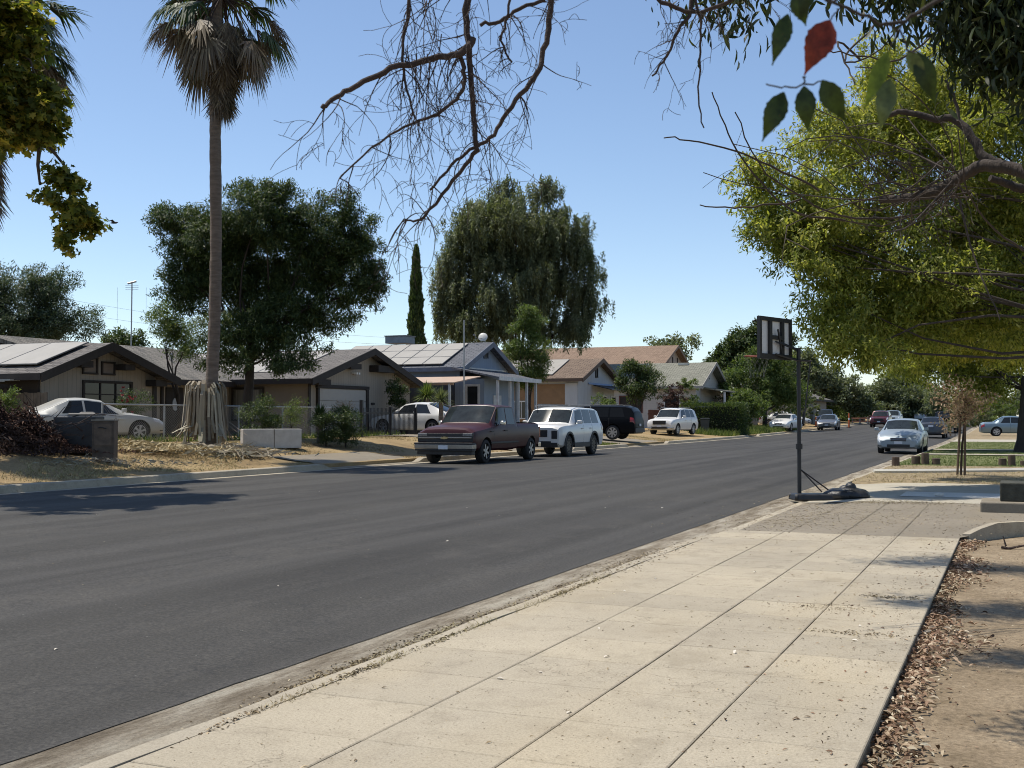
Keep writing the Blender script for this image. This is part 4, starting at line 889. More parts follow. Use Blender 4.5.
# ------------------------------------------------------------------ houses
def lift(v, dz=-.25): return (v[0], v[1], v[2]+dz)
def gable(root, x0, x1, y0, y1, zb, eave, apex, wall, roof, trim, ridge='x', oh=.5, ap=None, rname='roof', wname='wall', walls=True, ohx=None, t=.14, barge=True):
    "gable block: wall mesh, roof of two slabs and barge boards"
    ohx = oh if ohx is None else ohx
    if ridge == 'x': a0, a1, b0, b1 = y0, y1, x0, x1
    else: a0, a1, b0, b1 = x0, x1, y0, y1
    mid = ap if ap is not None else (a0+a1)/2
    if walls:
        MB().prism([(a0,zb),(a1,zb),(a1,eave),(mid,apex),(a0,eave)], 'x' if ridge == 'x' else 'y', b0, b1).build(wname, wall, root, world=True)
    s0 = (apex-eave)/(mid-a0); s1 = (apex-eave)/(a1-mid)
    mb = MB(); ax = 'x' if ridge == 'x' else 'y'; g = .02
    e0, e1 = (a0-oh, eave-s0*oh), (a1+oh, eave-s1*oh)
    mb.prism([(e0[0],e0[1]+g),(mid,apex+g),(mid,apex+g+t),(e0[0],e0[1]+g+t)], ax, b0-.3, b1+ohx)
    mb.prism([(e1[0],e1[1]+g),(e1[0],e1[1]+g+t),(mid+.001,apex+g+t),(mid+.001,apex+g)], ax, b0-.3, b1+ohx)
    ro = mb.build(rname, roof, root, world=True)
    if barge:
        mb = MB(); d = .12
        for (p, q) in ((b1+ohx+.004, b1+ohx+.05),):
            mb.prism([(e0[0]-.02,e0[1]-d),(mid,apex-d),(mid,apex+g+t+.02),(e0[0]-.02,e0[1]+g+t+.02)], ax, p, q)
            mb.prism([(e1[0]+.02,e1[1]-d),(e1[0]+.02,e1[1]+g+t+.02),(mid+.001,apex+g+t+.02),(mid+.001,apex-d)], ax, p+.002, q+.002)
        if ridge == 'x':
            mb.bx(b0-.3, b1+ohx, e0[0]-.05, e0[0]-.008, e0[1]-.05, e0[1]+t+.03)
        else:
            mb.bx(e1[0]+.008, e1[0]+.05, b0-.3, b1+ohx, e1[1]-.05, e1[1]+t+.03)
        mb.build('barge_board', trim, root, world=True)
    return ro
def front_win(root, x, ya, yb, za, zb_, frame, glass=None, bars=1, hb=0, name='window', fw=.09):
    "window on a wall facing the street (+X)"
    mb = MB()
    mb.bx(x+.0, x+.06, ya-fw, yb+fw, zb_, zb_+fw); mb.bx(x+.0, x+.07, ya-fw, yb+fw, za-fw, za); mb.bx(x+.002, x+.058, ya-fw, ya, za, zb_); mb.bx(x+.002, x+.058, yb, yb+fw, za, zb_)
    for i in range(bars): y = ya+(yb-ya)*(i+1)/(bars+1); mb.bx(x+.012, x+.045, y-.025, y+.025, za, zb_)
    for i in range(hb): z = za+(zb_-za)*(i+1)/(hb+1); mb.bx(x+.014, x+.04, ya, yb, z-.018, z+.018)
    o = mb.build(name, frame, root, world=True)
    g = MB().bx(x+.004, x+.012, ya, yb, za, zb_); g = g.build('pane', glass or MT['glass'], None); l = root.location
    g.data.transform(Matrix.Translation(-l)); g.parent = o; return o
def side_win(root, y, xa, xb, za, zb_, frame, glass=None, bars=1, name='window', fw=.08):
    "window on a wall facing the camera side (-Y)"
    mb = MB()
    mb.bx(xa-fw, xb+fw, y-.06, y, zb_, zb_+fw); mb.bx(xa-fw, xb+fw, y-.07, y, za-fw, za); mb.bx(xa-fw, xa, y-.058, y-.002, za, zb_); mb.bx(xb, xb+fw, y-.058, y-.002, za, zb_)
    for i in range(bars): x = xa+(xb-xa)*(i+1)/(bars+1); mb.bx(x-.025, x+.025, y-.045, y-.012, za, zb_)
    o = mb.build(name, frame, root, world=True)
    g = MB().bx(xa, xb, y-.012, y-.004, za, zb_).build('pane', glass or MT['glass'], None); g.data.transform(Matrix.Translation(-root.location)); g.parent = o; return o
panel_m = M('dusty_glare_panel', (.33,.31,.27), .5, .06, 2, spec=.4); frame_m = M('panel_frame', (.12,.12,.12), .5)  # pale panel colour mixes dust with sky glare painted in
def panels(root, x0, x1, y_lo, z_lo, y_hi, z_hi, cols, rows, lift_=.16, mat=None):
    "solar panels laid on a slope facing -Y; y_lo,z_lo is the eave side"
    dy, dz = y_hi-y_lo, z_hi-z_lo; L = math.hypot(dy, dz); ty, tz = dy/L, dz/L; ny, nz = -tz, ty
    for c in range(cols):
        for r_ in range(rows):
            xa = x0+(x1-x0)*c/cols+.015; xb = x0+(x1-x0)*(c+1)/cols-.015; s0, s1 = L*r_/rows+.012, L*(r_+1)/rows-.012
            def P(x, s, h): return (x, y_lo+ty*s+ny*h, z_lo+tz*s+nz*h)
            vs = [P(xa,s0,lift_-.04),P(xb,s0,lift_-.04),P(xb,s1,lift_-.04),P(xa,s1,lift_-.04),P(xa,s0,lift_),P(xb,s0,lift_),P(xb,s1,lift_),P(xa,s1,lift_)]
            mb = MB().add(vs, [(0,3,2,1),(0,1,5,4),(1,2,6,5),(2,3,7,6),(3,0,4,7)], 1)
            i = .03; vs2 = [P(xa+i,s0+i,lift_+.003),P(xb-i,s0+i,lift_+.003),P(xb-i,s1-i,lift_+.003),P(xa+i,s1-i,lift_+.003)]
            mb.add([P(xa,s0,lift_),P(xb,s0,lift_),P(xb,s1,lift_),P(xa,s1,lift_)], [(0,1,2,3)], 1).add(vs2, [(0,1,2,3)], 0)
            mb.build('solar_panel', [mat or panel_m, frame_m], root, world=True)
tan = siding('tan_siding_street', (.30,.262,.215), .2, 'Y'); tan_x = siding('tan_siding_side', (.30,.262,.215), .2, 'X')
sh_grey = shingle('grey_shingles', (.14,.13,.125,1), (.21,.195,.18,1)); sh_greyr = shingle('grey_shingles_weathered', (.13,.125,.115,1), (.24,.22,.19,1))
sh_brown = shingle('brown_shingles', (.235,.165,.12,1), (.33,.235,.17,1)); sh_green = shingle('greenish_shingles', (.21,.21,.17,1), (.29,.285,.235,1))
sh_dk = shingle('slate_shingles', (.12,.125,.14,1), (.17,.175,.19,1)); sh_b2 = shingle('dull_brown_shingles', (.17,.125,.095,1), (.24,.18,.135,1))
# --- tan ranch house: left wing, recessed middle, garage wing
r = thing('ranch_house', 'long tan ranch house with dark brown trim, two street gables and a garage door', 'house', (-29,38,.6))
gable(r, -42, -29, 28.85, 34.35, .3, 2.88, 3.82, tan, sh_grey, MT['trim'], 'x', .6, 31.42)
MB().bx(-42,-29.05,28.78,28.84,.4,2.8).build('dark_side_sheet', MT['trim'], r, world=True)  # dark sheet on the side wall: dimness of the patio put into colour
gable(r, -40, -27, 41.4, 50.3, .3, 3.02, 4.36, tan, sh_grey, MT['trim'], 'x', .55, 45.95)
MB().bx(-38,-31,34.56,41.39,.3,2.9).build('wall', tan, r, world=True)
MB().add([(-30.35,34.2,2.78),(-30.35,42.5,2.78),(-34.4,42.8,4.30),(-34.4,31.6,4.30),(-30.35,34.2,2.92),(-30.35,42.5,2.92),(-34.4,42.8,4.46),(-34.4,31.6,4.46),(-39,42.8,2.9),(-39,31.6,2.9)],
   [(0,1,2,3),(4,7,6,5),(0,4,5,1),(6,7,9,8),(1,5,6,2),(0,3,7,4)]).build('roof', sh_greyr, r, world=True)
MB().bx(-30.34,-30.28,34.9,41.0,2.70,2.93).build('fascia', MT['trim'], r, world=True)
for q in ((-29,-28.955,34.18,34.37,.4,2.7),(-27.0,-26.955,41.38,41.55,.4,2.85),(-31,-30.94,37.0,37.14,.5,2.7)): MB().bx(*q).build('corner_board', MT['trim'], r, world=True)
front_win(r, -29, 30.75, 33.0, 1.45, 2.60, MT['trim'], bars=2, hb=2)
for (a, b, z0, z1) in ((31.42-.72,31.42-.12,2.95,3.42),(31.42+.18,31.42+.72,2.95,3.30)):
    o = front_win(r, -29, a, b, z0, z1, MT['trim'], siding('louvre', (.22,.18,.15), .05, 'Z'), bars=0, name='attic_vent', fw=.06)
for q in ((-28.98,-28.5,30.1,30.65,3.10,3.32),(-28.98,-28.5,32.2,32.7,3.08,3.28),(-26.98,-26.5,44.0,44.9,3.55,3.78),(-26.98,-26.5,46.4,47.9,3.50,3.80),(-28.98,-28.5,33.8,34.4,2.55,2.78),(-26.98,-26.45,41.35,42.3,2.78,3.02)): MB().bx(*q).build('outlooker', MT['trim'], r, world=True)
# front door in the recess, window on the garage side wall
d = MB().bx(-31+.001,-30.95,37.3,38.35,.6,2.62).build('door', MT['trim'], r, world=True)
q = MB().lathe([(0,.0),(.17,.0),(.17,.02),(0,.02)], 20, (0,0,0), 'x'); q.v = [(-30.949+a, 37.83+b, 1.95+c*1.5) for a, b, c in q.v]
q = q.build('oval_light', M('frosted_light', (.42,.45,.48), .3), None); q.data.transform(Matrix.Translation(-r.location)); q.parent = d
MB().bx(-31+.001,-30.96,38.5,38.8,.6,2.6).build('sidelight', M('cream_trim', (.4,.37,.3), .7), r, world=True)
side_win(r, 41.39, -30.75, -29.25, 1.35, 2.62, MT['trim'], M('curtained_glass', (.10,.11,.11), .12, .5, 3, spec=.8))
gd = M('garage_door_paint', (.36,.335,.30), .6, .06, 2)
mb = MB()
for i in range(4): mb.bx(-26.99,-26.93,42.15,46.0,.62+i*.51,.62+i*.51+.495)
mb.build('garage_door', gd, r, world=True)
mb = MB(); mb.bx(-27.0,-26.88,41.95,46.25,2.68,2.82); mb.bx(-27.0,-26.89,46.01,46.22,.5,2.67); mb.bx(-27.0,-26.89,41.99,42.13,.5,2.67); mb.build('door_frame', MT['trim'], r, world=True)
MB().bx(-26.99,-26.86,44.9,45.25,3.36,3.42).box((-26.85,45.0,3.38),(.14,.1,.09)).box((-26.85,45.2,3.38),(.14,.1,.09)).build('floodlight', MT['white'], r, world=True)
MB().bx(-26.99,-26.95,46.6,46.85,2.0,2.1).build('house_number_plate', MT['trim'], r, world=True)
panels(r, -36.6, -28.3, 42.0, 3.22, 45.6, 4.30, 5, 2)
panels(r, -41, -29.2, 28.9, 3.02, 31.25, 3.88, 7, 1)
for (x, y, z) in ((-33.2,36.5,3.95),(-32.6,39.6,3.7)): MB().tube([(x,y,z-.2),(x,y,z+.42)], .05, 8).build('vent_pipe', MT['metal'], r, world=True)
MB().tube([(-26.9,41.3,2.8),(-26.9,41.3,.6)], .04, 6).build('downpipe', MT['trim'], r, world=True)
MB().bx(-30.6,-29.4,41.33,41.36,1.36,2.6).build('curtain', M('curtain_cloth', (.17,.17,.16), .9, .5, 5, stretch=(6,1,.2)), r, world=True)
# patio cover left of the house
pc = thing('patio_cover', 'low dark patio shelter with pale slatted roofs left of the tan house', 'patio shelter', (-33,27.6,.6))
mb = MB()
for i in range(3): mb.bx(-38,-29.5,26.8+i*.62,26.8+i*.62+.40,2.50+.05*i,2.54+.05*i)
mb.bx(-38,-30.2,26.6,26.9,2.18,2.24)
mb.build('roof', M('dull_white_sheet', (.36,.36,.33), .6, .1), pc, world=True)
for x in (-30,-37.5):
    for y in (26.7,28.4): MB().bx(x-.06,x+.06,y-.06,y+.06,.5,2.36).build('post', MT['trim'], pc, world=True)
MB().bx(-29.9,-29.7,26.6,28.5,2.36,2.48).bx(-38,-37.8,26.6,28.5,2.36,2.48).build('beam', MT['trim'], pc, world=True)
MB().bx(-34,-30.2,27.0,27.8,2.30,2.33).build('shelf', M('dull_white_sheet2', (.3,.3,.27), .6, .1), pc, world=True)
MB().bx(-38.4,-38.2,26.6,28.6,.4,2.4).build('back_wall', MT['trim'], pc, world=True)
wf = thing('board_fence', 'weathered brown board fence left of the tan house', 'fence', (-30.7,28,.6)); mb = MB()
for i in range(26):
    x = -32.2+i*.145; mb.bx(x,x+.133,28.55,28.58,.5,2.22+random.uniform(-.015,.015))
mb.build('board', M('weathered_boards', (.13,.105,.08), .9, .3, 4), wf, world=True); MB().bx(-32.2,-28.45,28.585,28.63,1.8,1.9).bx(-32.2,-28.45,28.585,28.63,.9,1.0).build('rail', MT['trim'], wf, world=True)
# --- blue house
blue = siding('blue_siding', (.23,.29,.38), .28, 'Y', .75); cream = M('pale_trim', (.55,.56,.56), .6)
r = thing('blue_house', 'light blue gabled house with solar panels on a slate roof and an open side porch', 'house', (-27,59,.5))
gable(r, -35, -27, 55.9, 62.3, .2, 4.1, 5.45, blue, sh_dk, M('slate_trim', (.11,.13,.17), .7), 'x', .45, 59.2)
MB().bx(-26.99,-26.93,56.2,61.9,4.02,4.13).build('gable_band', cream, r, world=True)
front_win(r, -27, 58.95, 59.45, 4.75, 5.02, M('slate_trim2', (.11,.13,.17), .7), MT['black'], 0, name='attic_vent', fw=.05)
panels(r, -35.2, -27.9, 55.7, 4.14, 59.0, 5.44, 6, 3)
MB().bx(-35,-25.3,51.6,51.72,3.02,3.12).add([(-35,51.5,3.10),(-25.2,51.5,3.10),(-25.2,54.7,3.50),(-35,54.7,3.50),(-35,51.5,3.15),(-25.2,51.5,3.15),(-25.2,54.7,3.55),(-35,54.7,3.55)], [(0,1,2,3),(4,7,6,5),(0,4,5,1),(1,5,6,2)]).build('lean_to_roof', M('peach_roll_roof', (.42,.31,.235), .9, .08), r, world=True)
mb = MB()
for x in (-34.8,-31.5,-28,-25.5): mb.bx(x-.05,x+.05,51.58,51.7,.4,3.1)
mb.build('lean_to_post', cream, r, world=True)
MB().bx(-33.5,-33.3,51.8,54.9,.4,3.1).bx(-35,-27.1,55.8,55.88,.4,3.5).build('lean_to_wall', M('carport_shade_dark', (.07,.075,.08), .8), r, world=True)  # dark wall colour carries the shade under the lean-to roof
# porch
MB().bx(-26.99,-25.3,55.3,59.3,.3,3.45).build('porch_room', siding('blue_siding_side', (.25,.31,.39), .28, 'X', .75), r, world=True)
MB().add([(-27,54.9,3.98),(-24.2,54.7,3.42),(-24.2,60.4,3.42),(-27,61.4,3.98),(-27,54.9,4.07),(-24.2,54.7,3.51),(-24.2,60.4,3.51),(-27,61.4,4.07)], [(0,3,2,1),(4,5,6,7),(0,1,5,4),(1,2,6,5),(2,3,7,6)]).build('porch_roof', sh_dk, r, world=True)
MB().bx(-24.19,-24.13,54.7,60.4,3.33,3.54).build('porch_fascia', cream, r, world=True)
for (x, y) in ((-24.4,55.0),(-24.4,56.6),(-24.4,57.7),(-24.4,58.9),(-24.4,60.2),(-25.6,60.3)):
    MB().bx(x-.06,x+.06,y-.06,y+.06,.3,3.36).build('porch_post', cream, r, world=True)
side_win(r, 55.29, -26.25, -25.65, 1.75, 3.05, cream, bars=0, fw=.12)
MB().bx(-25.29,-25.24,56.4,57.4,.5,2.6).build('door', cream, r, world=True)
dish = MB(); dish.lathe([(.0,.0),(.2,.012),(.34,.05),(.42,.09),(.42,.105),(.2,.03),(0,.016)], 24, (0,0,0), 'y')
dh = thing('satellite_dish', 'pale satellite dish on a short mast at the peak of the blue house roof', 'satellite dish', (-27.2,59.4,5.45), R(-10))
D_ = dish.build('reflector', M('dish_grey', (.5,.5,.47), .5), dh, smooth=True); D_.scale = (.62,.62,.62); D_.location = (0,-.1,.50); D_.rotation_euler = (R(-25), 0, R(25))
MB().tube([(0,0,-.05),(0,.05,.3),(0,-.06,.48)], .025, 8).tube([(0,-.1,.4),(-.1,-.45,.35),(-.25,-.55,.55)], .014, 6).box((-.27,-.56,.57),(.08,.12,.08)).build('mount', MT['steel'], dh)
ac = thing('rooftop_cooler', 'grey box cooler sitting on the back of the blue house roof', 'cooler', tuple(at(400,342,69))); MB().box((0,0,.1),(1.35,1.2,.42)).build('housing', M('cooler_grey', (.17,.2,.22), .6), ac, bevel=.03); MB().box((0,0,.33),(1.45,1.3,.05)).build('lid', MT['steel'], ac)
# --- cream house with brown roof
r = thing('cream_house', 'small cream gabled house with brown roof, solar panels and a black awning', 'house', (-27,79,.6))
pale = siding('pale_siding', (.44,.46,.48), .25, 'Y', .8)
gable(r, -36, -27, 74.2, 82.0, .3, 4.08, 5.42, pale, sh_b2, M('brown_barge', (.10,.065,.045), .7), 'x', .5, 78.0)
MB().bx(-36,-27.01,74.15,74.19,.4,3.7).build('side_cladding', M('ochre_cladding', (.24,.145,.075), .8, .1), r, world=True)
MB().bx(-27.9,-27.0,74.1,74.149,.4,3.75).build('side_trim', pale, r, world=True)
front_win(r, -27, 77.8, 78.15, 4.3, 4.9, MT['trim'], MT['black'], 0, name='attic_window', fw=.07)
MB().add([(-26.9,77.0,3.66),(-26.9,84,3.66),(-25.5,84,3.32),(-25.5,77.0,3.32),(-26.9,77.0,3.72),(-26.9,84,3.72),(-25.5,84,3.38),(-25.5,77.0,3.38)], [(0,1,2,3),(4,7,6,5),(3,2,6,7),(0,3,7,4)]).build('awning', MT['black'], r, world=True)
MB().bx(-26.95,-26.9,76.2,83.2,3.72,3.84).build('band', M('blue_band', (.2,.3,.5), .6), r, world=True)
front_win(r, -27, 79.0, 80.1, 1.5, 2.9, cream, bars=1); front_win(r, -27, 81.2, 82.2, .8, 2.9, cream, bars=0, name='door_window'); side_win(r, 74.14, -31.6, -30.6, 1.4, 2.5, cream, bars=1)
panels(r, -35.5, -28.9, 74.4, 4.22, 77.8, 5.42, 4, 1)
# --- grey roofed house
r = thing('grey_roof_house', 'low house with a broad greenish grey shingle roof and white gable', 'house', (-24,99.5,.8))
wht = siding('white_siding', (.46,.45,.43), .2, 'Z', .8)
gable(r, -41, -24, 94.2, 103.0, .4, 4.15, 6.0, wht, sh_green, M('grey_barge', (.32,.30,.27), .7), 'x', .7, 98.5)
side_win(r, 94.19, -30.5, -28.6, 1.9, 3.2, M('red_frame', (.12,.04,.03), .7), MT['trim'], bars=1); side_win(r, 94.19, -26.6, -25.4, 1.9, 3.2, cream, bars=0)
front_win(r, -24, 98.1, 98.9, 4.7, 5.2, cream, MT['trim'], 0, name='attic_vent')
MB().add([(-24,95.6,3.9),(-21.8,95.6,3.55),(-21.8,104,3.55),(-24,104,3.9),(-24,95.6,4.0),(-21.8,95.6,3.65),(-21.8,104,3.65),(-24,104,4.0)], [(0,1,2,3),(4,7,6,5),(0,4,5,1),(1,5,6,2)]).build('porch_roof', sh_green, r, world=True)
for y in (95.8,98.4,101,103.8): MB().bx(-22.05,-21.9,y-.07,y+.07,.5,3.55).build('porch_post', cream, r, world=True)
for x in (-39,-35,-30,-26.5): MB().bx(x,x+.9,97.9,98.3,5.96,6.12).build('roof_vent', M('vent_cream', (.6,.58,.5), .6), r, world=True)
# --- large brown roof behind
r = thing('brown_roof_house', 'tall house far behind with a long plain brown shingle roof', 'house', (-40,127,.9))
gable(r, -56, -35, 119.5, 134.5, .5, 6.3, 9.35, M('stucco', (.36,.31,.26), .9), sh_brown, M('brown_barge2', (.2,.14,.1), .7), 'x', .7, 127)
mb = MB()
for k in (-1,0,1): mb.bx(-34.99,-34.94,127+k*2-.12,127+k*2+.12,6.2,8.2)
mb.bx(-34.99,-34.93,122,132,7.2,7.4); mb.build('gable_timber', MT['trim'], r, world=True)
# --- low house behind the hoop and a small one at the street end
r = thing('low_house', 'low grey-roofed house half hidden by bushes beyond the white cars', 'house', (-22,133,.7))
gable(r, -31, -20, 127, 139, .5, 3.5, 5.3, M('grey_stucco', (.26,.24,.21), .9), sh_grey, MT['trim'], 'y', .7)
r = thing('street_end_house', 'tiny pale gabled house at the far end of the street', 'house', (-26,212,1.5))
gable(r, -31, -23, 206, 214, 1.2, 4.2, 6.4, M('pale_stucco', (.45,.45,.44), .9), sh_grey, cream, 'x', .5)
# ------------------------------------------------------------------ fences and bins
cf = thing('chain_link_fence', 'galvanised chain link fence in front of the tan house', 'fence', (-24.3,33,.55)); mb = MB(); X_ = -24.3; ya, yb = 26.5, 40.1; H_ = 1.12
def zf(y): return gz(X_, y)
n_ = int((yb-ya)/.085)
for i in range(-13, n_):
    for s_ in (1, -1):
        y0 = ya+i*.085; y1 = y0+H_*1.0
        if s_ < 0: y0, y1 = y1, y0
        a0, a1 = 0.0, 1.0
        def cut(t): return y0+(y1-y0)*t
        ts = [t for t in (0,1)]
        lo, hi = min(y0,y1), max(y0,y1)
        if lo < ya or hi > yb: continue
        mb.tube([(X_+.004*s_, y0, zf(y0)+.02), (X_+.004*s_, y1, zf(y1)+H_)], .0022, 3, cap=False)
mb.build('mesh', MT['metal'], cf, world=True)
MB().tube([(X_, y, zf(y)+H_+.02) for y in (ya,30,33,36,38,yb)], .024, 8).build('top_rail', MT['metal'], cf, world=True)
for y in (26.5,29.2,31.6,33.0,35.6,38.0): MB().tube([(X_, y, zf(y)-.1),(X_, y, zf(y)+H_+.05)], .03, 8).build('post', MT['metal'], cf, world=True)
MB().tube([(X_, 37.9, zf(38)+H_),(X_, yb, zf(38)+.1)], .03, 6).build('brace', MT['trim'], cf, world=True)
ifn = thing('iron_fence', 'black iron picket fence and gate in front of the white hatchback', 'fence', (-23.7,44,.5)); mb = MB()
for i in range(41):
    y = 40.2+i*.11; mb.bx(-23.71,-23.69,y-.008,y+.008,gz(-23.7,y)+.08,gz(-23.7,y)+1.15)
mb.build('pickets', MT['black'], ifn, world=True)
for y, h in ((40.15,1.45),(42.5,1.2),(44.7,1.2)): MB().bx(-23.76,-23.64,y-.05,y+.05,gz(-23.7,y)-.05,gz(-23.7,y)+h).build('post', MT['black'], ifn, world=True)
MB().bx(-23.72,-23.68,40.2,44.7,.5+1.08,.5+1.13).bx(-23.72,-23.68,40.2,44.7,.5+.14,.5+.19).build('rail', MT['black'], ifn, world=True)
def board_fence(name, label, x, y0, y1, h, mat, w=.14, gap=.02):
    t = thing(name, label, 'fence', (x, (y0+y1)/2, gz(x, (y0+y1)/2))); mb = MB(); y = y0
    while y < y1: mb.bx(x-.012, x+.012, y, y+w, gz(x,y)-.02, gz(x,y)+h+random.uniform(-.01,.01)); y += w+gap
    mb.build('boards', mat, t, world=True); b = MB()
    for k in (.3,.8): b.bx(x-.06, x-.014, y0, y1, gz(x,y0)+h*k-.05, gz(x,y0)+h*k+.05)
    b.build('rail', mat, t, world=True); return t
board_fence('vinyl_fence', 'pale grey panel fence between the blue house porch and the cream house', -25.0, 62, 74.5, 1.75, M('grey_vinyl', (.27,.28,.29), .6), .14, .035)
board_fence('redwood_fence', 'reddish brown board fence behind the white crossover', -25.0, 84, 92, 1.5, M('red_boards', (.16,.062,.04), .8, .25, 4))
board_fence('dark_fence', 'dark low board fence in front of the grey-roofed house', -22.6, 92.5, 104, 1.65, M('dark_boards', (.035,.033,.03), .8, .25, 4))
board_fence('picket_fence', 'short grey picket fence behind the bushes left of the hoop pole', -22.5, 106, 112, 1.5, M('grey_boards', (.2,.2,.19), .8, .25, 4), .1, .1)
def wheelie(label, x, y, rz, col, h=1.08):
    t = thing('wheelie_bin', label, 'dustbin', (x, y, gz(x, y)), rz, 'wheeled dustbins'); m = M('bin_plastic', col, .5, .1)
    MB().box((0,0,.08+(h-.2)/2),(.46,.5,h-.2),taper=1.22).build('body', m, t, bevel=.02)
    MB().box((0,.0,h-.07),(.62,.68,.05)).box((0,.02,h-.03),(.5,.55,.04)).build('lid', m, t, bevel=.015)
    MB().tube([(-.22,-.36,h-.16),(.22,-.36,h-.16)], .02, 8).build('handle', m, t)
    for s_ in (-1,1):
        q = MB().lathe([(0,-.03),(.11,-.03),(.11,.03),(0,.03)], 18, (s_*.25,-.27,.11), 'x').build('wheel', MT['tyre'], t)
    return t
b1 = at(705,420,82); wheelie('dark grey dustbin nearest the white crossover, in front of the hedge', b1.x, b1.y, R(-80), (.045,.05,.05))
b2 = at(711.5,420,84); wheelie('second dustbin, half hidden between the nearest one and the hedge', b2.x, b2.y, R(-75), (.03,.035,.035))
b3 = at(780,414,112); wheelie('dark dustbin at the left of the far white sedan', b3.x, b3.y, R(-75), (.03,.035,.035))
# ------------------------------------------------------------------ vehicles
def apply_bool(o, cutters):
    for c in cutters:
        md = o.modifiers.new('cut', 'BOOLEAN'); md.object = c; md.operation = 'DIFFERENCE'; md.solver = 'EXACT'; md.material_mode = 'TRANSFER'
    dg = bpy.context.evaluated_depsgraph_get(); me = bpy.data.meshes.new_from_object(o.evaluated_get(dg)); o.modifiers.clear(); o.data = me
    for c in cutters: bpy.data.objects.remove(c, do_unlink=True)
def lerpst(st, x):
    for a, b in zip(st[:-1], st[1:]):
        if a[0] <= x <= b[0]:
            t = (x-a[0])/(b[0]-a[0]) if b[0] > a[0] else 0; return [p+(q-p)*t for p, q in zip(a, b)]
    return list(st[-1] if x > st[-1][0] else st[0])
def ring(st):
    x, lo, belt, roof, w, wr = st[:6]
    m_ = lo+(belt-lo)*.55
    return [(0,lo),(w*.86,lo),(w*.955,lo+.07),(w*.985,lo+(belt-lo)*.28),(w,m_),(w*.992,belt-.09),(w*.955,belt),(wr+(w*.955-wr)*.10 if roof-belt > .15 else wr, max(belt+.004, roof-.055 if roof-belt > .15 else belt+(roof-belt)*.5)),(wr*.86,roof-.012 if roof-belt > .15 else roof-.004),(wr*.45,roof+.012),(0,roof+.018)]
NR = 11
def carbody(stations):
    mb = MB(); rings = []
    for st in stations:
        h = ring(st); pts = [(st[0], y, z) for y, z in h]+[(st[0], -y, z) for y, z in reversed(h[1:-1])]
        rings.append(pts); mb.v += pts
    k = len(rings[0])
    for i in range(len(rings)-1):
        for j in range(k):
            a = i*k+j; b = i*k+(j+1)%k; mb.f.append((a, b, b+k, a+k)); mb.m.append(0)
    mb.f.append(tuple(range(k))); mb.m.append(0); e = (len(rings)-1)*k; mb.f.append(tuple(e+i for i in reversed(range(k)))); mb.m.append(0)
    return mb
def patch(stations, x0, x1, r0, r1, off=.006, side=1, u=(0,1,0,1), n=6, skew=(0,0)):
    "grid patch lying on the body surface between ring params r0..r1 and x0..x1 (skew moves the top edge)"
    mb = MB(); vs = []
    def P(x, r):
        h = ring(lerpst(stations, x)); i = min(int(r), NR-2); t = r-i
        y = h[i][0]+(h[i+1][0]-h[i][0])*t; z = h[i][1]+(h[i+1][1]-h[i][1])*t; return Vector((x, y*side, z))
    m_ = 5
    for a in range(n+1):
        for b in range(m_+1):
            r = r0+(r1-r0)*b/m_; tb = b/m_; xa = x0+skew[0]*tb; xb = x1+skew[1]*tb; x = xa+(xb-xa)*a/n
            p = P(x, r); e = .01; dx = P(x+e, r)-P(x-e, r); dr = P(x, min(NR-1.01, r+.05))-P(x, max(0, r-.05)); nn = dx.cross(dr)
            nn = nn.normalized() if nn.length > 1e-9 else Vector((0,0,1))
            c = Vector((0,0,.6)); 
            if nn.dot(p-Vector((x,0,.7))) < 0: nn = -nn
            vs.append(p+nn*off)
    mb.add(vs, [(a*(m_+1)+b, a*(m_+1)+b+1, (a+1)*(m_+1)+b+1, (a+1)*(m_+1)+b) for a in range(n) for b in range(m_)]); return mb
def wheel(root, x, y, r, w, rim_m, spokes=6, steer=0):
    s = 1 if y > 0 else -1
    t = MB().lathe([(r*.62,-w/2),(r*.90,-w/2),(r*.985,-w/2*.8),(r,-w/2*.4),(r,w/2*.4),(r*.985,w/2*.8),(r*.90,w/2),(r*.62,w/2)], 30, (x,y,r), 'y').build('wheel', MT['tyre'], root, smooth=True, angle=50)
    q = MB(); yo = y+s*w*.42
    q.lathe([(r*.62,0),(r*.68,0),(r*.68,s*.02),(r*.62,s*.02)], 30, (x,yo,r), 'y')
    q.lathe([(0,-s*.012),(r*.16,-s*.012),(r*.13,s*.012),(0,s*.014)], 14, (x,yo,r), 'y')
    for i in range(spokes):
        a = 2*math.pi*i/spokes+.3; ca, sa = math.cos(a), math.sin(a); hw = r*.075
        p = [(r*.1,-hw),(r*.65,-hw*1.5),(r*.65,hw*1.5),(r*.1,hw)]
        for yy_ in (0,):
            v1 = [(x+ca*u-sa*v, yo-s*.01, r+sa*u+ca*v) for u, v in p]; v2 = [(x+ca*u-sa*v, yo+s*.008, r+sa*u+ca*v) for u, v in p]
            q.add(v1+v2, [(0,1,2,3),(7,6,5,4),(0,4,5,1),(1,5,6,2),(2,6,7,3),(3,7,4,0)])
    o = q.build('rim', rim_m, t, smooth=True, angle=30)
    b = MB().lathe([(0,0),(r*.66,0),(r*.66,s*.01),(0,s*.01)], 24, (x,y+s*w*.2,r), 'y').build('brake_disc', MT['rimdark'], t)
    return t
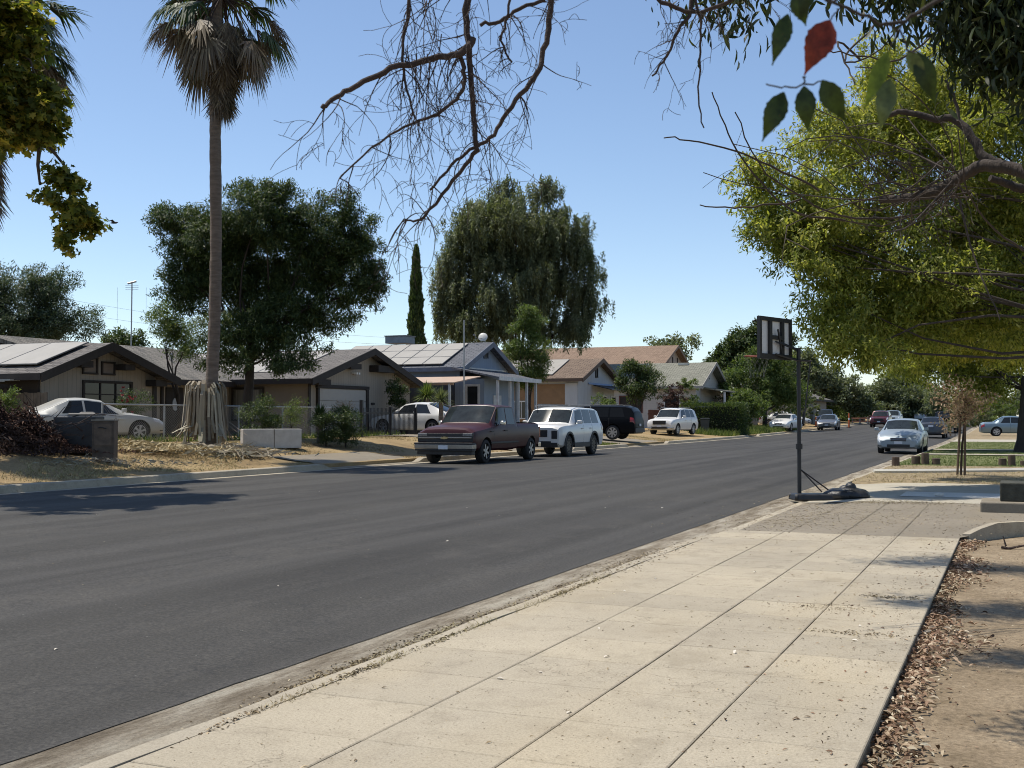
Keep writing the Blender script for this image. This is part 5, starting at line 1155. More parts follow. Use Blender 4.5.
def car(label, cat, name, pos, heading, paint, L, W, H, wb, wr, st, cab, front, doors=(), rim=None, spokes=6, clad=None, rack=False, group='cars and trucks parked along the street', plate=True, detail=True, ww=.22, ohF=.85, tilt=0, glass=None):
    """st stations rear..front (x from the rear bumper), cab=dict(ws=(x0,x1) windscreen, rw=(x0,x1) rear glass, sides=[(x0,x1,skew0,skew1)])"""
    x, y = pos; rz = math.atan2(heading[1], heading[0]); t = thing(name, label, cat, (x, y, gz(x, y)), rz, group); t.rotation_euler[1] = tilt
    G = glass or MT['carglass']
    st = [[a[0]-L/2]+list(a[1:]) for a in st]
    dense = []
    xs = sorted(set([a[0] for a in st]+[st[0][0]+(st[-1][0]-st[0][0])*i/34 for i in range(35)]))
    dense = [lerpst(st, x_) for x_ in xs]
    b = carbody(dense).build('body', paint, t)
    fa = L/2-ohF; ra = fa-wb
    cut = []
    for ax in (fa, ra):
        c = MB().lathe([(0,-W),(wr+.065,-W),(wr+.065,W),(0,W)], 28, (ax,0,wr+.01), 'y'); c = c.build('cutter', MT['arch']); 
        core = None; cut.append(c)
    # only the outer 0.3 m is cut: use two cylinders
    for c in cut: bpy.data.objects.remove(c, do_unlink=True)
    cut = []
    for ax in (fa, ra):
        for s in (-1, 1):
            y0_, y1_ = s*(W/2-ww-.08), s*(W/2+.2)
            c = MB().lathe([(0,y0_),(wr+.06,y0_),(wr+.06,y1_),(0,y1_)], 28, (ax,0,wr+.01), 'y').build('cutter', MT['arch']); c.matrix_world = Matrix.Identity(4); cut.append(c)
    mats = b.data.materials
    b.parent = None
    if 'bed' in cab:
        x0_, x1_, z_ = cab['bed']; cut.append(MB().bx(x0_-L/2, x1_-L/2, -W/2+.10, W/2-.10, z_, 3).build('cutter', MT['arch']))
    apply_bool(b, cut); b.parent = t
    me = b.data; me.polygons.foreach_set('use_smooth', [True]*len(me.polygons)); me.set_sharp_from_angle(angle=R(28))
    h = L/2
    if 'ws' in cab:
        a, c_ = cab['ws']; g_ = patch(st, a-h, c_-h, 7.25, NR-1.001, .006, 1); g2 = patch(st, a-h, c_-h, 7.25, NR-1.001, .006, -1); g_.add(g2.v, g2.f); g_.build('windscreen', MT['shield'], t, smooth=True, angle=60)
    if 'rw' in cab:
        a, c_ = cab['rw']; g_ = patch(st, a-h, c_-h, 7.3, NR-1.001, .006, 1); g2 = patch(st, a-h, c_-h, 7.3, NR-1.001, .006, -1); g_.add(g2.v, g2.f); g_.build('rear_window', cab.get('rwm', G), t, smooth=True, angle=60)
    for (a, c_, k0, k1) in cab['sides']:
        for s in (-1, 1): patch(st, a-h, c_-h, 6.08, 6.93, .006, s, skew=(k0, k1)).build('side_window', G, t, smooth=True, angle=60)
    for s in (-1, 1):
        for ax in (fa, ra): wheel(t, ax, s*(W/2-ww/2-.02), wr, ww, rim or MT['rim'], spokes)
        bl = cab.get('mirror', (cab['ws'][0]-h+.05, lerpst(st, cab['ws'][0]-h)[2]+.05)); mx, mz = bl[0], bl[1]
        MB().box((mx, s*(W/2+.09), mz+.05),(.11,.17,.13)).box((mx, s*(W/2-.01), mz),(.06,.10,.04)).build('mirror', front.get('mirror', paint), t, smooth=True, bevel=.03)
    if detail:
        for dx in doors:
            for s in (-1, 1):
                patch(st, dx-h-.006, dx-h+.006, 1.6, 6.0, .004, s, n=1).build('door_seam', MT['black'], t)
                yh = lerpst(st, dx-h)[4]; zb = lerpst(st, dx-h)[2]
                MB().box((dx-h+.18, s*(yh*.997+.012), zb-.14),(.20,.03,.035)).build('door_handle', front.get('handle', paint), t, bevel=.01)
    if clad:
        for s in (-1, 1):
            patch(st, .35-h, h-.35-0, 1.0, 2.35, .008, s, n=20).build('sill_cladding', MT['black'], t) if False else None
            for ax in (fa, ra):
                a_ = MB(); q = []
                for i in range(17):
                    an = math.pi*i/16; q.append((ax+math.cos(an)*(wr+.06), wr+.01+math.sin(an)*(wr+.06))); 
                n0 = len(q); q2 = [(ax+math.cos(math.pi*i/16)*(wr+.13), wr+.01+math.sin(math.pi*i/16)*(wr+.13)) for i in range(17)]
                vs = [(u, s*(W/2*.985), v) for u, v in q]+[(u, s*(W/2*.985), v) for u, v in q2]+[(u, s*(W/2+.018), v) for u, v in q]+[(u, s*(W/2+.018), v) for u, v in q2]
                fs = []
                for i in range(16): fs += [(34+i,34+i+1,51+i+1,51+i),(17+i,17+i+1,51+i+1,51+i),(i,i+1,34+i+1,34+i)]
                MB().add(vs, fs).build('wheel_arch_trim', MT['black'], t)
            MB().bx(ra+wr+.12, fa-wr-.12, s*(W/2-.06), s*(W/2+.006), st[3][1]-.01, st[3][1]+.17).build('sill', MT['black'], t, bevel=.01)
    if rack:
        for s in (-1, 1):
            zr = H+.03; MB().tube([(cab['roof'][0]-h, s*W*.33, zr-.06),(cab['roof'][0]-h+.12, s*W*.335, zr),(cab['roof'][1]-h-.15, s*W*.335, zr),(cab['roof'][1]-h, s*W*.33, zr-.06)], .018, 6).build('roof_rail', rack, t)
    if cat != 'pickup truck':
        tall = not any(b_[3] == 'patch' for b_ in front.get('boxes', []))
        for s in (-1, 1):
            if not tall: patch(st, h-.44, h-.025, 4.9, 6.5, .008, s, skew=(-.05,0)).build('headlight', MT['lamp'], t, smooth=True, angle=60)
            if not tall: patch(st, h-.24, h-.05, 2.3, 2.95, .008, s).build('fog_light', MT['black'], t, smooth=True)
            patch(st, -h+.02, -h+.26, 4.6, 6.1, .008, s).build('tail_light', MT['tail'], t, smooth=True, angle=60)
    for (nm, dims, m, sub) in [b_ for b_ in front.get('boxes', []) if b_[3] != 'patch']:
        x0_, x1_, y0_, y1_, z0_, z1_ = dims
        for s in ((-1, 1) if sub == 'pair' else (1,)):
            MB().bx(x0_-h, x1_-h, s*y0_, s*y1_, z0_, z1_).build(nm, m, t, bevel=.015)
    return t
def paint(name, c, metal=.0, rough=.3): return M(name, c, rough, .03, 1, metal=metal, coat=.3)
P_mar = M('maroon_paint', (.050,.013,.015), .38, .05, 1, spec=.3); P_wht = paint('white_car_paint', (.66,.65,.62)); P_blk = M('black_car_paint', (.005,.006,.008), .4, .03, 1, spec=.06)
P_sil = paint('silver_paint', (.27,.315,.35), .25, .4); P_old = paint('faded_silver_paint', (.40,.40,.375), .1, .5); P_dk = paint('dark_grey_paint', (.055,.06,.068), .4, .35); P_gry = paint('mid_grey_paint', (.14,.145,.15), .4); P_blu = paint('blue_grey_paint', (.16,.22,.26), .4)
# station: x, low, belt, roof, half width, half roof width
def st_pickup():
    W = .985
    return [(0,.48,1.12,1.20,W*.96,W*.90),(.06,.44,1.14,1.24,W*.985,W*.92),(1.0,.42,1.15,1.25,W,W*.93),(1.92,.40,1.15,1.25,W,W*.93),(1.94,.40,1.15,1.27,W,W*.90),(2.0,.40,1.15,1.74,W,W*.81),(2.1,.38,1.15,1.80,W,W*.82),(3.0,.38,1.14,1.82,W,W*.83),(3.35,.38,1.14,1.79,W,W*.82),(3.95,.38,1.12,1.24,W,W*.86),(4.02,.38,1.10,1.20,W,W*.88),(4.7,.40,1.02,1.15,W*.995,W*.86),(5.15,.42,.98,1.10,W*.98,W*.82),(5.28,.44,.94,1.04,W*.95,W*.78),(5.32,.48,.88,.96,W*.92,W*.74)]
H_ = 5.32
pk_boxes = [
 ('grille', (H_-.02,H_+.012,-.62,.62,.66,.93), MT['black'], ''),
 ('grille_bar', (H_+.0,H_+.035,-.90,.90,.775,.82), MT['darkchrome'], ''),
 ('bumper', (H_-.16,H_+.13,-.98,.98,.46,.60), MT['darkchrome'], ''),('bumper_inset', (H_-.16,H_+.12,-.97,.97,.40,.458), MT['black'], ''),
 ('bumper_pad', (H_-.1,H_+.14,-.99,.99,.595,.65), MT['black'], ''),
 ('air_dam', (H_-.2,H_+.06,-.92,.92,.28,.415), MT['black'], ''),
 ('headlight', (H_-.08,H_+.02,.60,.92,.845,.93), M('smoky_lens', (.2,.2,.2), .12, .3, 20, coat=.5), 'pair'), ('headlight_surround', (H_-.09,H_+.010,.56,.93,.67,.94), MT['black'], 'pair'),
 ('licence_plate', (H_+.131,H_+.137,-.16,.16,.45,.57), MT['plate'], ''),
 ('tail_light', (-.02,.05,.80,.97,.75,1.10), MT['tail'], 'pair'), ('rear_bumper', (-.14,.06,-.95,.95,.42,.58), MT['chrome'], ''),
 ('side_moulding', (1.95,4.1,.985,1.0,.60,.66), MT['black'], 'pair')]
def along(px, Z, xoff=0): p = at(px, 430, Z); return p
truck = car('dark maroon extended cab pickup with chrome grille bar parked at the kerb', 'pickup truck', 'pickup_truck', (-15.85, 34.45), (0,-1), P_mar, 5.32, 1.97, 1.82, 3.64, .37, st_pickup(),
    dict(ws=(3.37,3.93), rw=(1.955,2.03), sides=[(2.12,2.75,.04,.0),(2.82,3.72,0,-.34)], bed=(.08,1.86,.75)), dict(boxes=pk_boxes, mirror=MT['chrome'], handle=MT['black']), doors=(2.79,3.85), spokes=6, ww=.25, ohF=.92)
# cross shaped badge on the grille bar
gold = M('badge_metal', (.5,.42,.25), .25, .05, metal=.9)
MB().prism([(-.13,.765),(-.10,.825),(-.04,.825),(-.04,.835),(.04,.835),(.04,.825),(.13,.825),(.10,.765),(.04,.765),(.04,.755),(-.04,.755),(-.04,.765)], 'x', H_/2+.036, H_/2+.045).build('grille_badge', gold, truck)
def st_suv(L, W, H, hood=1.08, low=.30, boxy=True, cowl=1.32, a0=None, rear=.55):
    W = W/2; h = hood
    f = L
    ws0 = L*.62 if boxy else L*.60; ws1 = L*.735
    return [(0,low+.10,h*.80,h*.86,W*.86,W*.70),(.04,low+.05,h*.9,h*.98,W*.96,W*.80),(.10 if boxy else .16,low,h*.98,H*.80,W*.98,W*.76),(rear*.5,low,h*.99,H*.94,W*.99,W*.74),(rear,low,h,H*.985,W,W*.74),(L*.35,low,h,H,W,W*.75),(L*.5,low,h*.995,H,W,W*.755),(ws0,low,h*.99,H*.965,W,W*.745),(ws1,low,h*.965,h*1.0+.045,W,W*.80),(ws1+.10,low,h*.955,h*1.0+.02,W,W*.82),(f-.55,low,h*.91,h*.965,W*.995,W*.80),(f-.22,low+.02,h*.86,h*.93,W*.97,W*.77),(f-.07,low+.05,h*.78,h*.86,W*.93,W*.74),(f,low+.10,h*.66,h*.74,W*.88,W*.70)]
def st_tall(L, W, H, h, low):
    W = W/2
    return [(0,low+.10,h*.84,h*.90,W*.94,W*.82),(.04,low+.05,h*.92,h*1.0,W*.97,W*.82),(.10,low,h*.98,H*.82,W*.985,W*.79),(.28,low,h*.99,H*.95,W*.99,W*.78),(.55,low,h,H*.985,W,W*.78),(L*.35,low,h,H,W,W*.79),(L*.5,low,h*.995,H,W,W*.79),(L*.62,low,h*.99,H*.965,W,W*.78),(L*.735,low,h*.98,h*1.0+.05,W,W*.84),(L*.735+.10,low,h*.975,h*1.0+.03,W,W*.86),(L-.55,low,h*.955,h*1.0,W*.998,W*.85),(L-.22,low+.02,h*.93,h*.985,W*.985,W*.83),(L-.07,low+.05,h*.90,h*.955,W*.96,W*.81),(L,low+.10,h*.84,h*.90,W*.93,W*.78)]
def suvbox(L, W, h, low, m=MT['black'], rearm=None, tall=False):
    w = W/2
    return [('grille', (L-.04,L+.03,-w*.48,w*.48,h*.62,h*.84), m, ''),('lower_intake', (L-.1,L+.014,-w*.62,w*.62,low+.10,low+.24), MT['black'], ''),
     ('headlight', (L-.20,L+.022,w*.64,w*.86,h*.56,h*.82), MT['rimdark'], 'pair') if tall else ('lights', 0, 0, 'patch'),('fog_light', (L-.2,L-.03,w*.68,w*.90,low+.12,low+.30), MT['black'], 'pair'),
     ('licence_plate', (L+.013,L+.02,-.16,.16,low+.22,low+.34), MT['plate'], ''),
     ('rear_bumper', (-.03,.08,-w*.90,w*.90,low+.06,low+.28), MT['black'], ''),('rear_plate', (-.034,-.026,-.17,.17,h*.62,h*.73), MT['plate'], '')]
L = 4.75
car('white three-row sport utility vehicle with black cladding parked behind the maroon pickup', 'SUV', 'suv', (-15.75, 41.15), (0,-1), P_wht, L, 1.99, 1.84, 2.7, .385, st_tall(L,1.99,1.80,1.16,.33),
    dict(ws=(2.98,3.47), rw=(.11,.42), sides=[(.52,1.26,.10,0),(1.34,2.16,0,0),(2.24,3.14,0,-.30)], roof=(.6,3.1)), dict(boxes=suvbox(L,1.99,1.16,.33,tall=True)+[('front_cladding', (L-.1,L+.01,-.86,.86,.36,.52), MT['black'], '')], handle=P_wht), doors=(1.36,2.32), rim=MT['rimdark'], spokes=10, clad=True, rack=MT['steel'], ohF=.92, ww=.24)
p = at(588, 430, 61.5)
car('black three-row sport utility vehicle nosed into the driveway beyond the white one', 'SUV', 'suv', (-19.95, 57.1), (-1,-.04), P_blk, 4.95, 1.97, 1.72, 2.85, .37, st_suv(4.95,1.97,1.72,1.10,.30),
    dict(ws=(3.08,3.64), rw=(.13,.45), rwm=M('privacy_glass', (.008,.009,.01), .35, .05, spec=.15), sides=[(.55,1.32,.16,0),(1.40,2.28,0,0),(2.36,3.26,0,-.32)], roof=(.6,3.2)), dict(boxes=suvbox(4.95,1.97,1.10,.30)), doors=(1.36,2.32), spokes=7, rack=MT['steel'], ohF=.92, glass=bpy.data.materials['privacy_glass'])
L = 4.5
car('white compact crossover on the dry verge between the dustbins and the black vehicle', 'SUV', 'suv', (-20.1, 73.0), (-.12,-1), P_wht, L, 1.81, 1.70, 2.67, .35, st_suv(L,1.81,1.70,1.08,.30,False),
    dict(ws=(2.74,3.30), rw=(.17,.50), sides=[(.62,1.26,.12,0),(1.33,2.05,0,0),(2.12,2.98,0,-.36)], roof=(.7,2.9)), dict(boxes=suvbox(L,1.81,1.08,.30)+[('bumper_blade', (L-.16,L+.02,.50,.84,.44,.50), MT['chrome'], 'pair')]), doors=(1.30,2.08), spokes=8, rack=MT['steel'], ohF=.93)
def st_sedan(L, W, H, hood=.92, low=.22, deck=1.0, tail=.95, belt=.92, a=(.18,.33,.60,.745), fast=False):
    W = W/2
    return [(0,low+.10,belt*.72,deck*.80,W*.86,W*.66),(.06,low+.04,belt*.84,deck*.92,W*.92,W*.70),(.22,low,belt*.93,deck*.985,W*.97,W*.74),(L*a[0],low,belt*.98,deck+.012,W,W*.74),(L*a[1],low,belt,H*.985,W,W*.66),(L*(a[1]+.09),low,belt,H,W,W*.67),(L*(a[2]-.10),low,belt*.99,H*.995,W,W*.67),(L*a[2],low,belt*.985,H*.955,W,W*.655),(L*a[3],low,belt*.965,hood+.055,W,W*.78),(L*a[3]+.12,low,belt*.955,hood+.035,W,W*.80),(L-.6,low,belt*.90,hood*.93,W*.985,W*.78),(L-.25,low+.01,belt*.80,hood*.84,W*.94,W*.74),(L-.07,low+.04,belt*.68,hood*.73,W*.87,W*.66),(L,low+.09,belt*.58,hood*.63,W*.78,W*.58)]
def sedbox(L, W, low, hd=.62, grille=MT['chrome'], tl=.74):
    w = W/2
    return [('grille', (L-.05,L+.008,-w*.34,w*.34,hd-.13,hd), MT['rimdark'], ''),('grille_trim', (L-.05,L+.012,-w*.36,w*.36,hd-.01,hd+.02), grille, ''),('grille_slat', (L-.05,L+.012,-w*.34,w*.34,hd-.08,hd-.06), grille, ''),('lower_intake', (L-.1,L+.006,-w*.50,w*.50,low+.08,low+.19), MT['black'], ''),('lights', 0, 0, 'patch'),
     ('licence_plate', (L+.008,L+.018,-.16,.16,low+.20,low+.31), MT['plate'], ''),('rear_plate', (-.012,-.004,-.17,.17,tl-.08,tl+.06), MT['plate'], '')]
L = 4.8
car('silver sedan facing the camera at the right kerb beyond the hoop', 'car', 'sedan', (-4.4, 53.0), (0,-1), P_sil, L, 1.82, 1.46, 2.78, .32, st_sedan(L,1.82,1.46,.95),
    dict(ws=(2.90,3.55), rw=(.90,1.56), sides=[(1.32,1.95,.28,0),(2.02,3.20,0,-.40)], mirror=(.95,.98)), dict(boxes=sedbox(L,1.82,.22,.66)), doors=(1.98,3.0), ohF=.96)
L = 4.75
car('dark grey sedan seen from behind, parked at the right kerb beyond the silver one', 'car', 'sedan', (-5.3, 88), (0,1), P_dk, L, 1.82, 1.47, 2.72, .33, st_sedan(L,1.82,1.47,.92,deck=1.08,belt=.95),
    dict(ws=(2.88,3.50), rw=(.90,1.52), sides=[(1.32,1.95,.28,0),(2.02,3.16,0,-.40)]), dict(boxes=sedbox(L,1.82,.22,.64,tl=.86)+[('rear_bumper', (-.02,.1,-.8,.8,.3,.42), MT['black'], '')]), doors=(1.98,3.0), ohF=.95)
car('old pale silver sedan standing behind the wooden cabinet in the left yard', 'car', 'sedan', (at(85,430,36.8).x, at(85,430,36.8).y), (.42,.907), P_old, 4.7, 1.74, 1.36, 2.68, .31, st_sedan(4.7,1.74,1.36,.86,deck=.93,belt=.86,a=(.14,.34,.56,.74)),
    dict(ws=(2.66,3.45), rw=(.70,1.56), rwm=M('dusty_rear_glass', (.36,.35,.31), .35, .1), sides=[(1.30,1.98,.30,0),(2.05,3.10,0,-.42)], mirror=(.85,.93)), dict(boxes=sedbox(4.7,1.74,.20,.60)), doors=(2.01,2.98), ohF=.93)
L = 4.55
car('white hatchback nosed into the driveway behind the black iron fence', 'car', 'hatchback', (-24.35, 46.3), (-.989,.149), P_wht, L, 1.82, 1.44, 2.7, .33, st_sedan(L,1.82,1.44,.88,deck=1.02,belt=.92,a=(.07,.30,.58,.75)),
    dict(ws=(2.72,3.35), rw=(.38,1.32), sides=[(1.05,1.93,.35,0),(2.0,3.02,0,-.38)]), dict(boxes=sedbox(L,1.82,.22,.60)), doors=(1.97,2.9), ohF=.9, spokes=5)
# far vehicles
car('dark grey sedan at the far left kerb beside the orange marker post', 'car', 'sedan', (-15.9, 112), (.05,-1), P_gry, 4.75, 1.82, 1.47, 2.75, .33, st_sedan(4.75,1.82,1.47,.92),
    dict(ws=(2.88,3.5), rw=(.9,1.5), sides=[(1.32,1.95,.28,0),(2.02,3.16,0,-.4)]), dict(boxes=sedbox(4.75,1.82,.22,.64)), ohF=.95)
p = at(787,424,95); car('white sedan parked on the weedy verge just left of the hoop pole', 'car', 'sedan', (-18.0, 101.5), (-.1,-1), P_wht, 4.7, 1.8, 1.45, 2.7, .32, st_sedan(4.7,1.8,1.45,.95),
    dict(ws=(2.85,3.45), rw=(.9,1.5), sides=[(1.3,1.95,.28,0),(2.0,3.1,0,-.4)]), dict(boxes=sedbox(4.7,1.8,.22,.64)), ohF=.95)
car('cream old sedan parked sideways just right of the hoop pole behind the dark grey car', 'car', 'sedan', (-20.2, 113.5), (1,-.15), P_old, 4.7, 1.76, 1.40, 2.7, .31, st_sedan(4.7,1.76,1.40,.9),
    dict(ws=(2.85,3.45), rw=(.9,1.5), sides=[(1.3,1.95,.28,0),(2.0,3.1,0,-.4)]), dict(boxes=sedbox(4.7,1.76,.22,.6)), ohF=.95)
car('dark blue sport utility vehicle far off behind the dark grey sedan', 'SUV', 'suv', (-18.4, 127), (.1,-1), paint('blue_paint', (.03,.045,.08), .3), 4.7, 1.88, 1.72, 2.7, .35, st_suv(4.7,1.88,1.72,1.08,.3),
    dict(ws=(2.9,3.45), rw=(.12,.42), sides=[(.5,1.3,.1,0),(1.38,2.2,0,0),(2.28,3.1,0,-.3)]), dict(boxes=suvbox(4.7,1.88,1.08,.3)))
p = at(881,424,122); car('dark red sport utility vehicle facing the camera in the far road', 'SUV', 'suv', (p.x, p.y), (0,-1), paint('dark_red_paint', (.10,.018,.022), .3), 4.7, 1.88, 1.70, 2.7, .35, st_suv(4.7,1.88,1.70,1.08,.3),
    dict(ws=(2.9,3.45), rw=(.12,.42), sides=[(.5,1.3,.1,0),(1.38,2.2,0,0),(2.28,3.1,0,-.3)]), dict(boxes=suvbox(4.7,1.88,1.08,.3)))
p = at(893,424,134); car('pale silver van-like vehicle right behind the dark red one', 'SUV', 'suv', (p.x, p.y), (0,-1), P_sil, 4.6, 1.85, 1.66, 2.7, .34, st_suv(4.6,1.85,1.66,1.05,.3),
    dict(ws=(2.85,3.4), rw=(.12,.42), sides=[(.5,1.3,.1,0),(1.38,2.2,0,0),(2.28,3.05,0,-.3)]), dict(boxes=suvbox(4.6,1.85,1.05,.3)))
p = at(921,424,170); car('small pale car far down the road between the silver and dark grey sedans', 'car', 'sedan', (p.x, p.y), (0,1), P_sil, 4.5, 1.76, 1.44, 2.6, .32, st_sedan(4.5,1.76,1.44,.92),
    dict(ws=(2.75,3.3), rw=(.85,1.42), sides=[(1.25,1.85,.28,0),(1.92,2.95,0,-.4)]), dict(boxes=sedbox(4.5,1.76,.22,.62)))
p = at(868,424,160); car('small pale pickup or car standing by the orange barrier at the street end', 'car', 'hatchback', (p.x, p.y), (.3,-1), P_wht, 4.2, 1.75, 1.5, 2.5, .31, st_suv(4.2,1.75,1.5,1.0,.25,False),
    dict(ws=(2.55,3.05), rw=(.17,.5), sides=[(.6,1.8,.2,0),(1.88,2.8,0,-.3)]), dict(boxes=suvbox(4.2,1.75,1.0,.25)))
# dark pickup with an open loaded bed at the right kerb
tr2 = car('dark pickup with a load in its bed parked beyond the dark grey sedan', 'pickup truck', 'pickup_truck', (-5.4, 107), (0,1), P_blk, 5.32, 1.97, 1.82, 3.5, .40, st_pickup(),
    dict(ws=(3.37,3.93), rw=(1.955,2.03), sides=[(2.12,2.75,.04,.0),(2.82,3.72,0,-.34)], bed=(.08,1.86,.75)), dict(boxes=[b_ for b_ in pk_boxes if b_[0] in ('bumper','headlight','tail_light','rear_bumper')]), ww=.25, ohF=.92)
ld = thing('bed_load', 'jumble of boxes heaped in the bed of the dark pickup', 'load', (-5.4,105.3,gz(-5.4,105.3)+.76)); mb = MB()
for i in range(9): mb.box((random.uniform(-.6,.6),random.uniform(-.6,.5),.2+random.uniform(0,.65)),(random.uniform(.3,.6),random.uniform(.3,.6),random.uniform(.25,.5)),rz=random.uniform(0,3))
mb.box((0,0,.1),(1.5,1.5,.2)); mb.build('boxes', M('grey_load', (.12,.11,.1), .8, .5, 2), ld)
p = at(1012,428,84); car('blue-grey sedan in the side driveway at the right, partly behind the thick tree trunk', 'car', 'sedan', (p.x+.2, p.y), (1,.1), P_blu, 4.7, 1.78, 1.44, 2.7, .32, st_sedan(4.7,1.78,1.44,.92),
    dict(ws=(2.85,3.45), rw=(.9,1.5), sides=[(1.3,1.95,.28,0),(2.0,3.1,0,-.4)]), dict(boxes=sedbox(4.7,1.78,.22,.62)), doors=(1.98,3.0), ohF=.95)
# ------------------------------------------------------------------ street objects
# basketball hoop on a portable base
hb = thing('basketball_hoop', 'black portable basketball hoop with a clear backboard facing the street', 'basketball hoop', (-3.55,21.2,-.06))
rt = Vector((cy, sy, 0)); hz = rt
k = 21.0/F
def Hp(px, py, Z=21.0): p = at(px, py, Z)-hb.location; return p
bk = M('hoop_black', (.012,.012,.013), .5, .2, 6)
P0 = Hp(799.5,492); P1 = Hp(798.5,348)
MB().tube([(P0.x,P0.y,.05),tuple(P1)], .036, 16).tube([(P0.x,P0.y,.9),(P0.x,P0.y,1.0)], .06, 16).build('pole', bk, hb, smooth=True)
mb = MB()
# backboard: faces away from the camera, towards the street; oriented by its four corners
TL = Hp(759.5,318,20.4); TR_ = Hp(787.5,322,21.0); BR = Hp(790,358,21.0); BL = Hp(762,356,20.4)
ex = (TR_-TL).normalized(); ex.z = 0; ex.normalize(); W_ = .0
c0_ = (TL+TR_+BR+BL)/4
ax = Vector((.33,.944,0)).normalized()     # horizontal direction of the board
nb = Vector((-ax.y, ax.x, 0))             # towards the rim
hw, hh = .56, .37
# solve half width so that the projected width is about 28 px
def bb(mb, u0, u1, v0, v1, t0, t1, m=0):
    vs = []
    for t in (t0, t1):
        for (u, v) in ((u0,v0),(u1,v0),(u1,v1),(u0,v1)): vs.append(c0_+ax*u+Vector((0,0,v))+nb*t)
    mb.add(vs, [(0,1,2,3),(7,6,5,4),(0,4,5,1),(1,5,6,2),(2,6,7,3),(3,7,4,0)], m)
fr = MB()
bb(fr,-hw,hw,hh-.07,hh,-.03,.03); bb(fr,-hw,hw,-hh,-hh+.09,-.03,.03); bb(fr,-hw,-hw+.07,-hh+.09,hh-.07,-.029,.029); bb(fr,hw-.07,hw,-hh+.09,hh-.07,-.029,.029)
bb(fr,-.25,-.17,-hh+.09,hh-.07,-.05,-.005); bb(fr,.17,.25,-hh+.09,hh-.07,-.05,-.005); bb(fr,-.169,.169,-.02,.05,-.051,-.006)
fr.build('backboard_frame', bk, hb)
sh = MB(); bb(sh,-hw+.07,hw-.07,-hh+.09,hh-.07,.004,.012)
sh.build('backboard_sheet', M('cloudy_acrylic', (.62,.62,.60), .35, .1), hb)
sq = MB(); bb(sq,-.20,.20,.13,.16,.0125,.015); bb(sq,-.20,-.17,-.16,.129,.0125,.015); bb(sq,.17,.20,-.16,.129,.0125,.015); sq.build('target_square', bk, hb)
rc = c0_+nb*.36+Vector((0,0,-.30)); ori = M('rim_orange', (.22,.05,.03), .6, .2)
MB().tube([rc+Vector((.225*math.cos(a), .225*math.sin(a), 0)) for a in [2*math.pi*i/24 for i in range(25)]], .010, 6).tube([c0_+nb*.03+Vector((0,0,-.30)), rc-nb*.22], .014, 6).build('rim', ori, hb)
nm_ = MB()
for i in range(12):
    a = 2*math.pi*i/12; b_ = a+.5; nm_.tube([rc+Vector((.22*math.cos(a),.22*math.sin(a),0)), rc+Vector((.17*math.cos(b_),.17*math.sin(b_),-.16)), rc+Vector((.12*math.cos(a+.9),.12*math.sin(a+.9),-.38))], .001, 4)
    nm_.tube([rc+Vector((.22*math.cos(a),.22*math.sin(a),0)), rc+Vector((.17*math.cos(a-.5),.17*math.sin(a-.5),-.16)), rc+Vector((.12*math.cos(a-.9),.12*math.sin(a-.9),-.38))], .001, 4)
nm_.build('net', M('net_grey', (.22,.22,.21), .9), hb)
arm = MB(); A1 = Hp(798.5,349); A2 = Hp(798.5,360.5)
for s in (-.06,.06):
    o = ax*s; arm.tube([A1+o+Vector((0,0,-.02)), c0_-nb*.05+o+Vector((0,0,-.06))], .016, 6); arm.tube([Hp(811,361)+o*.6, A2+o, c0_-nb*.05+o+Vector((0,0,-.28))], .016, 6)
arm.tube([c0_-nb*.06+Vector((0,0,.16)), c0_-nb*.06+Vector((0,0,-.2))+ax*.12], .018, 6)
arm.build('arm', bk, hb, smooth=True)
MB().tube([Hp(810.5,361), Hp(803.5,424)], .013, 6).tube([Hp(804.5,412), Hp(803,424)], .024, 8).build('height_lever', bk, hb, smooth=True)
MB().tube([Hp(800,470)+rt*.02, Hp(834,494)], .013, 6).tube([Hp(800,470)-rt*.02+Vector((0,.2,0)), Hp(822,492)], .013, 6).build('brace', bk, hb, smooth=True)
# base: low front slab plus a lumpy weighted bladder
base = MB(); prof = [(-.16,-.17),(.35,-.20),(.36,.22),(-.16,.20)]
base.v = []; 
def slab(mb, x0, x1, y0, y1, z0, z1, rz=YAW, tp=.9):
    c = rt*((x0+x1)/2)+Vector((-sy,cy,0))*((y0+y1)/2); mb.box((P0.x*0+c.x, c.y, (z0+z1)/2), (x1-x0, y1-y0, z1-z0), rz=rz, taper=tp)
slab(base, -.13,.62,-.26,.26,.0,.115)
base.build('base_slab', bk, hb, bevel=.03)
tank = MB(); random.seed(5)
def blob(mb, c, r, seed, flat=.5):
    n, m = 14, 9; vs = []
    for j in range(m+1):
        th = math.pi*j/m
        for i in range(n):
            a = 2*math.pi*i/n; d = Vector((math.cos(a)*math.sin(th), math.sin(a)*math.sin(th), math.cos(th))); q = 1+.22*noise.noise(d*1.7+Vector((seed,0,0)))
            v = Vector((d.x*r[0], d.y*r[1], d.z*r[2]))*q+Vector(c); v.z = max(v.z, .0); vs.append(v)
    mb.add(vs, [(j*n+i, j*n+(i+1)%n, (j+1)*n+(i+1)%n, (j+1)*n+i) for j in range(m) for i in range(n)])
def R_(u, v, z): q = rt*u+Vector((-sy,cy,0))*v; return (q.x, q.y, z)
blob(tank, R_(.92,0,.10), (.34,.30,.13), 1); blob(tank, R_(.70,-.05,.09), (.28,.26,.12), 4); blob(tank, R_(1.08,.05,.09), (.2,.24,.11), 7); blob(tank, R_(.93,-.02,.22), (.10,.10,.10), 9); blob(tank, R_(.86,.05,.20), (.12,.1,.06), 12)
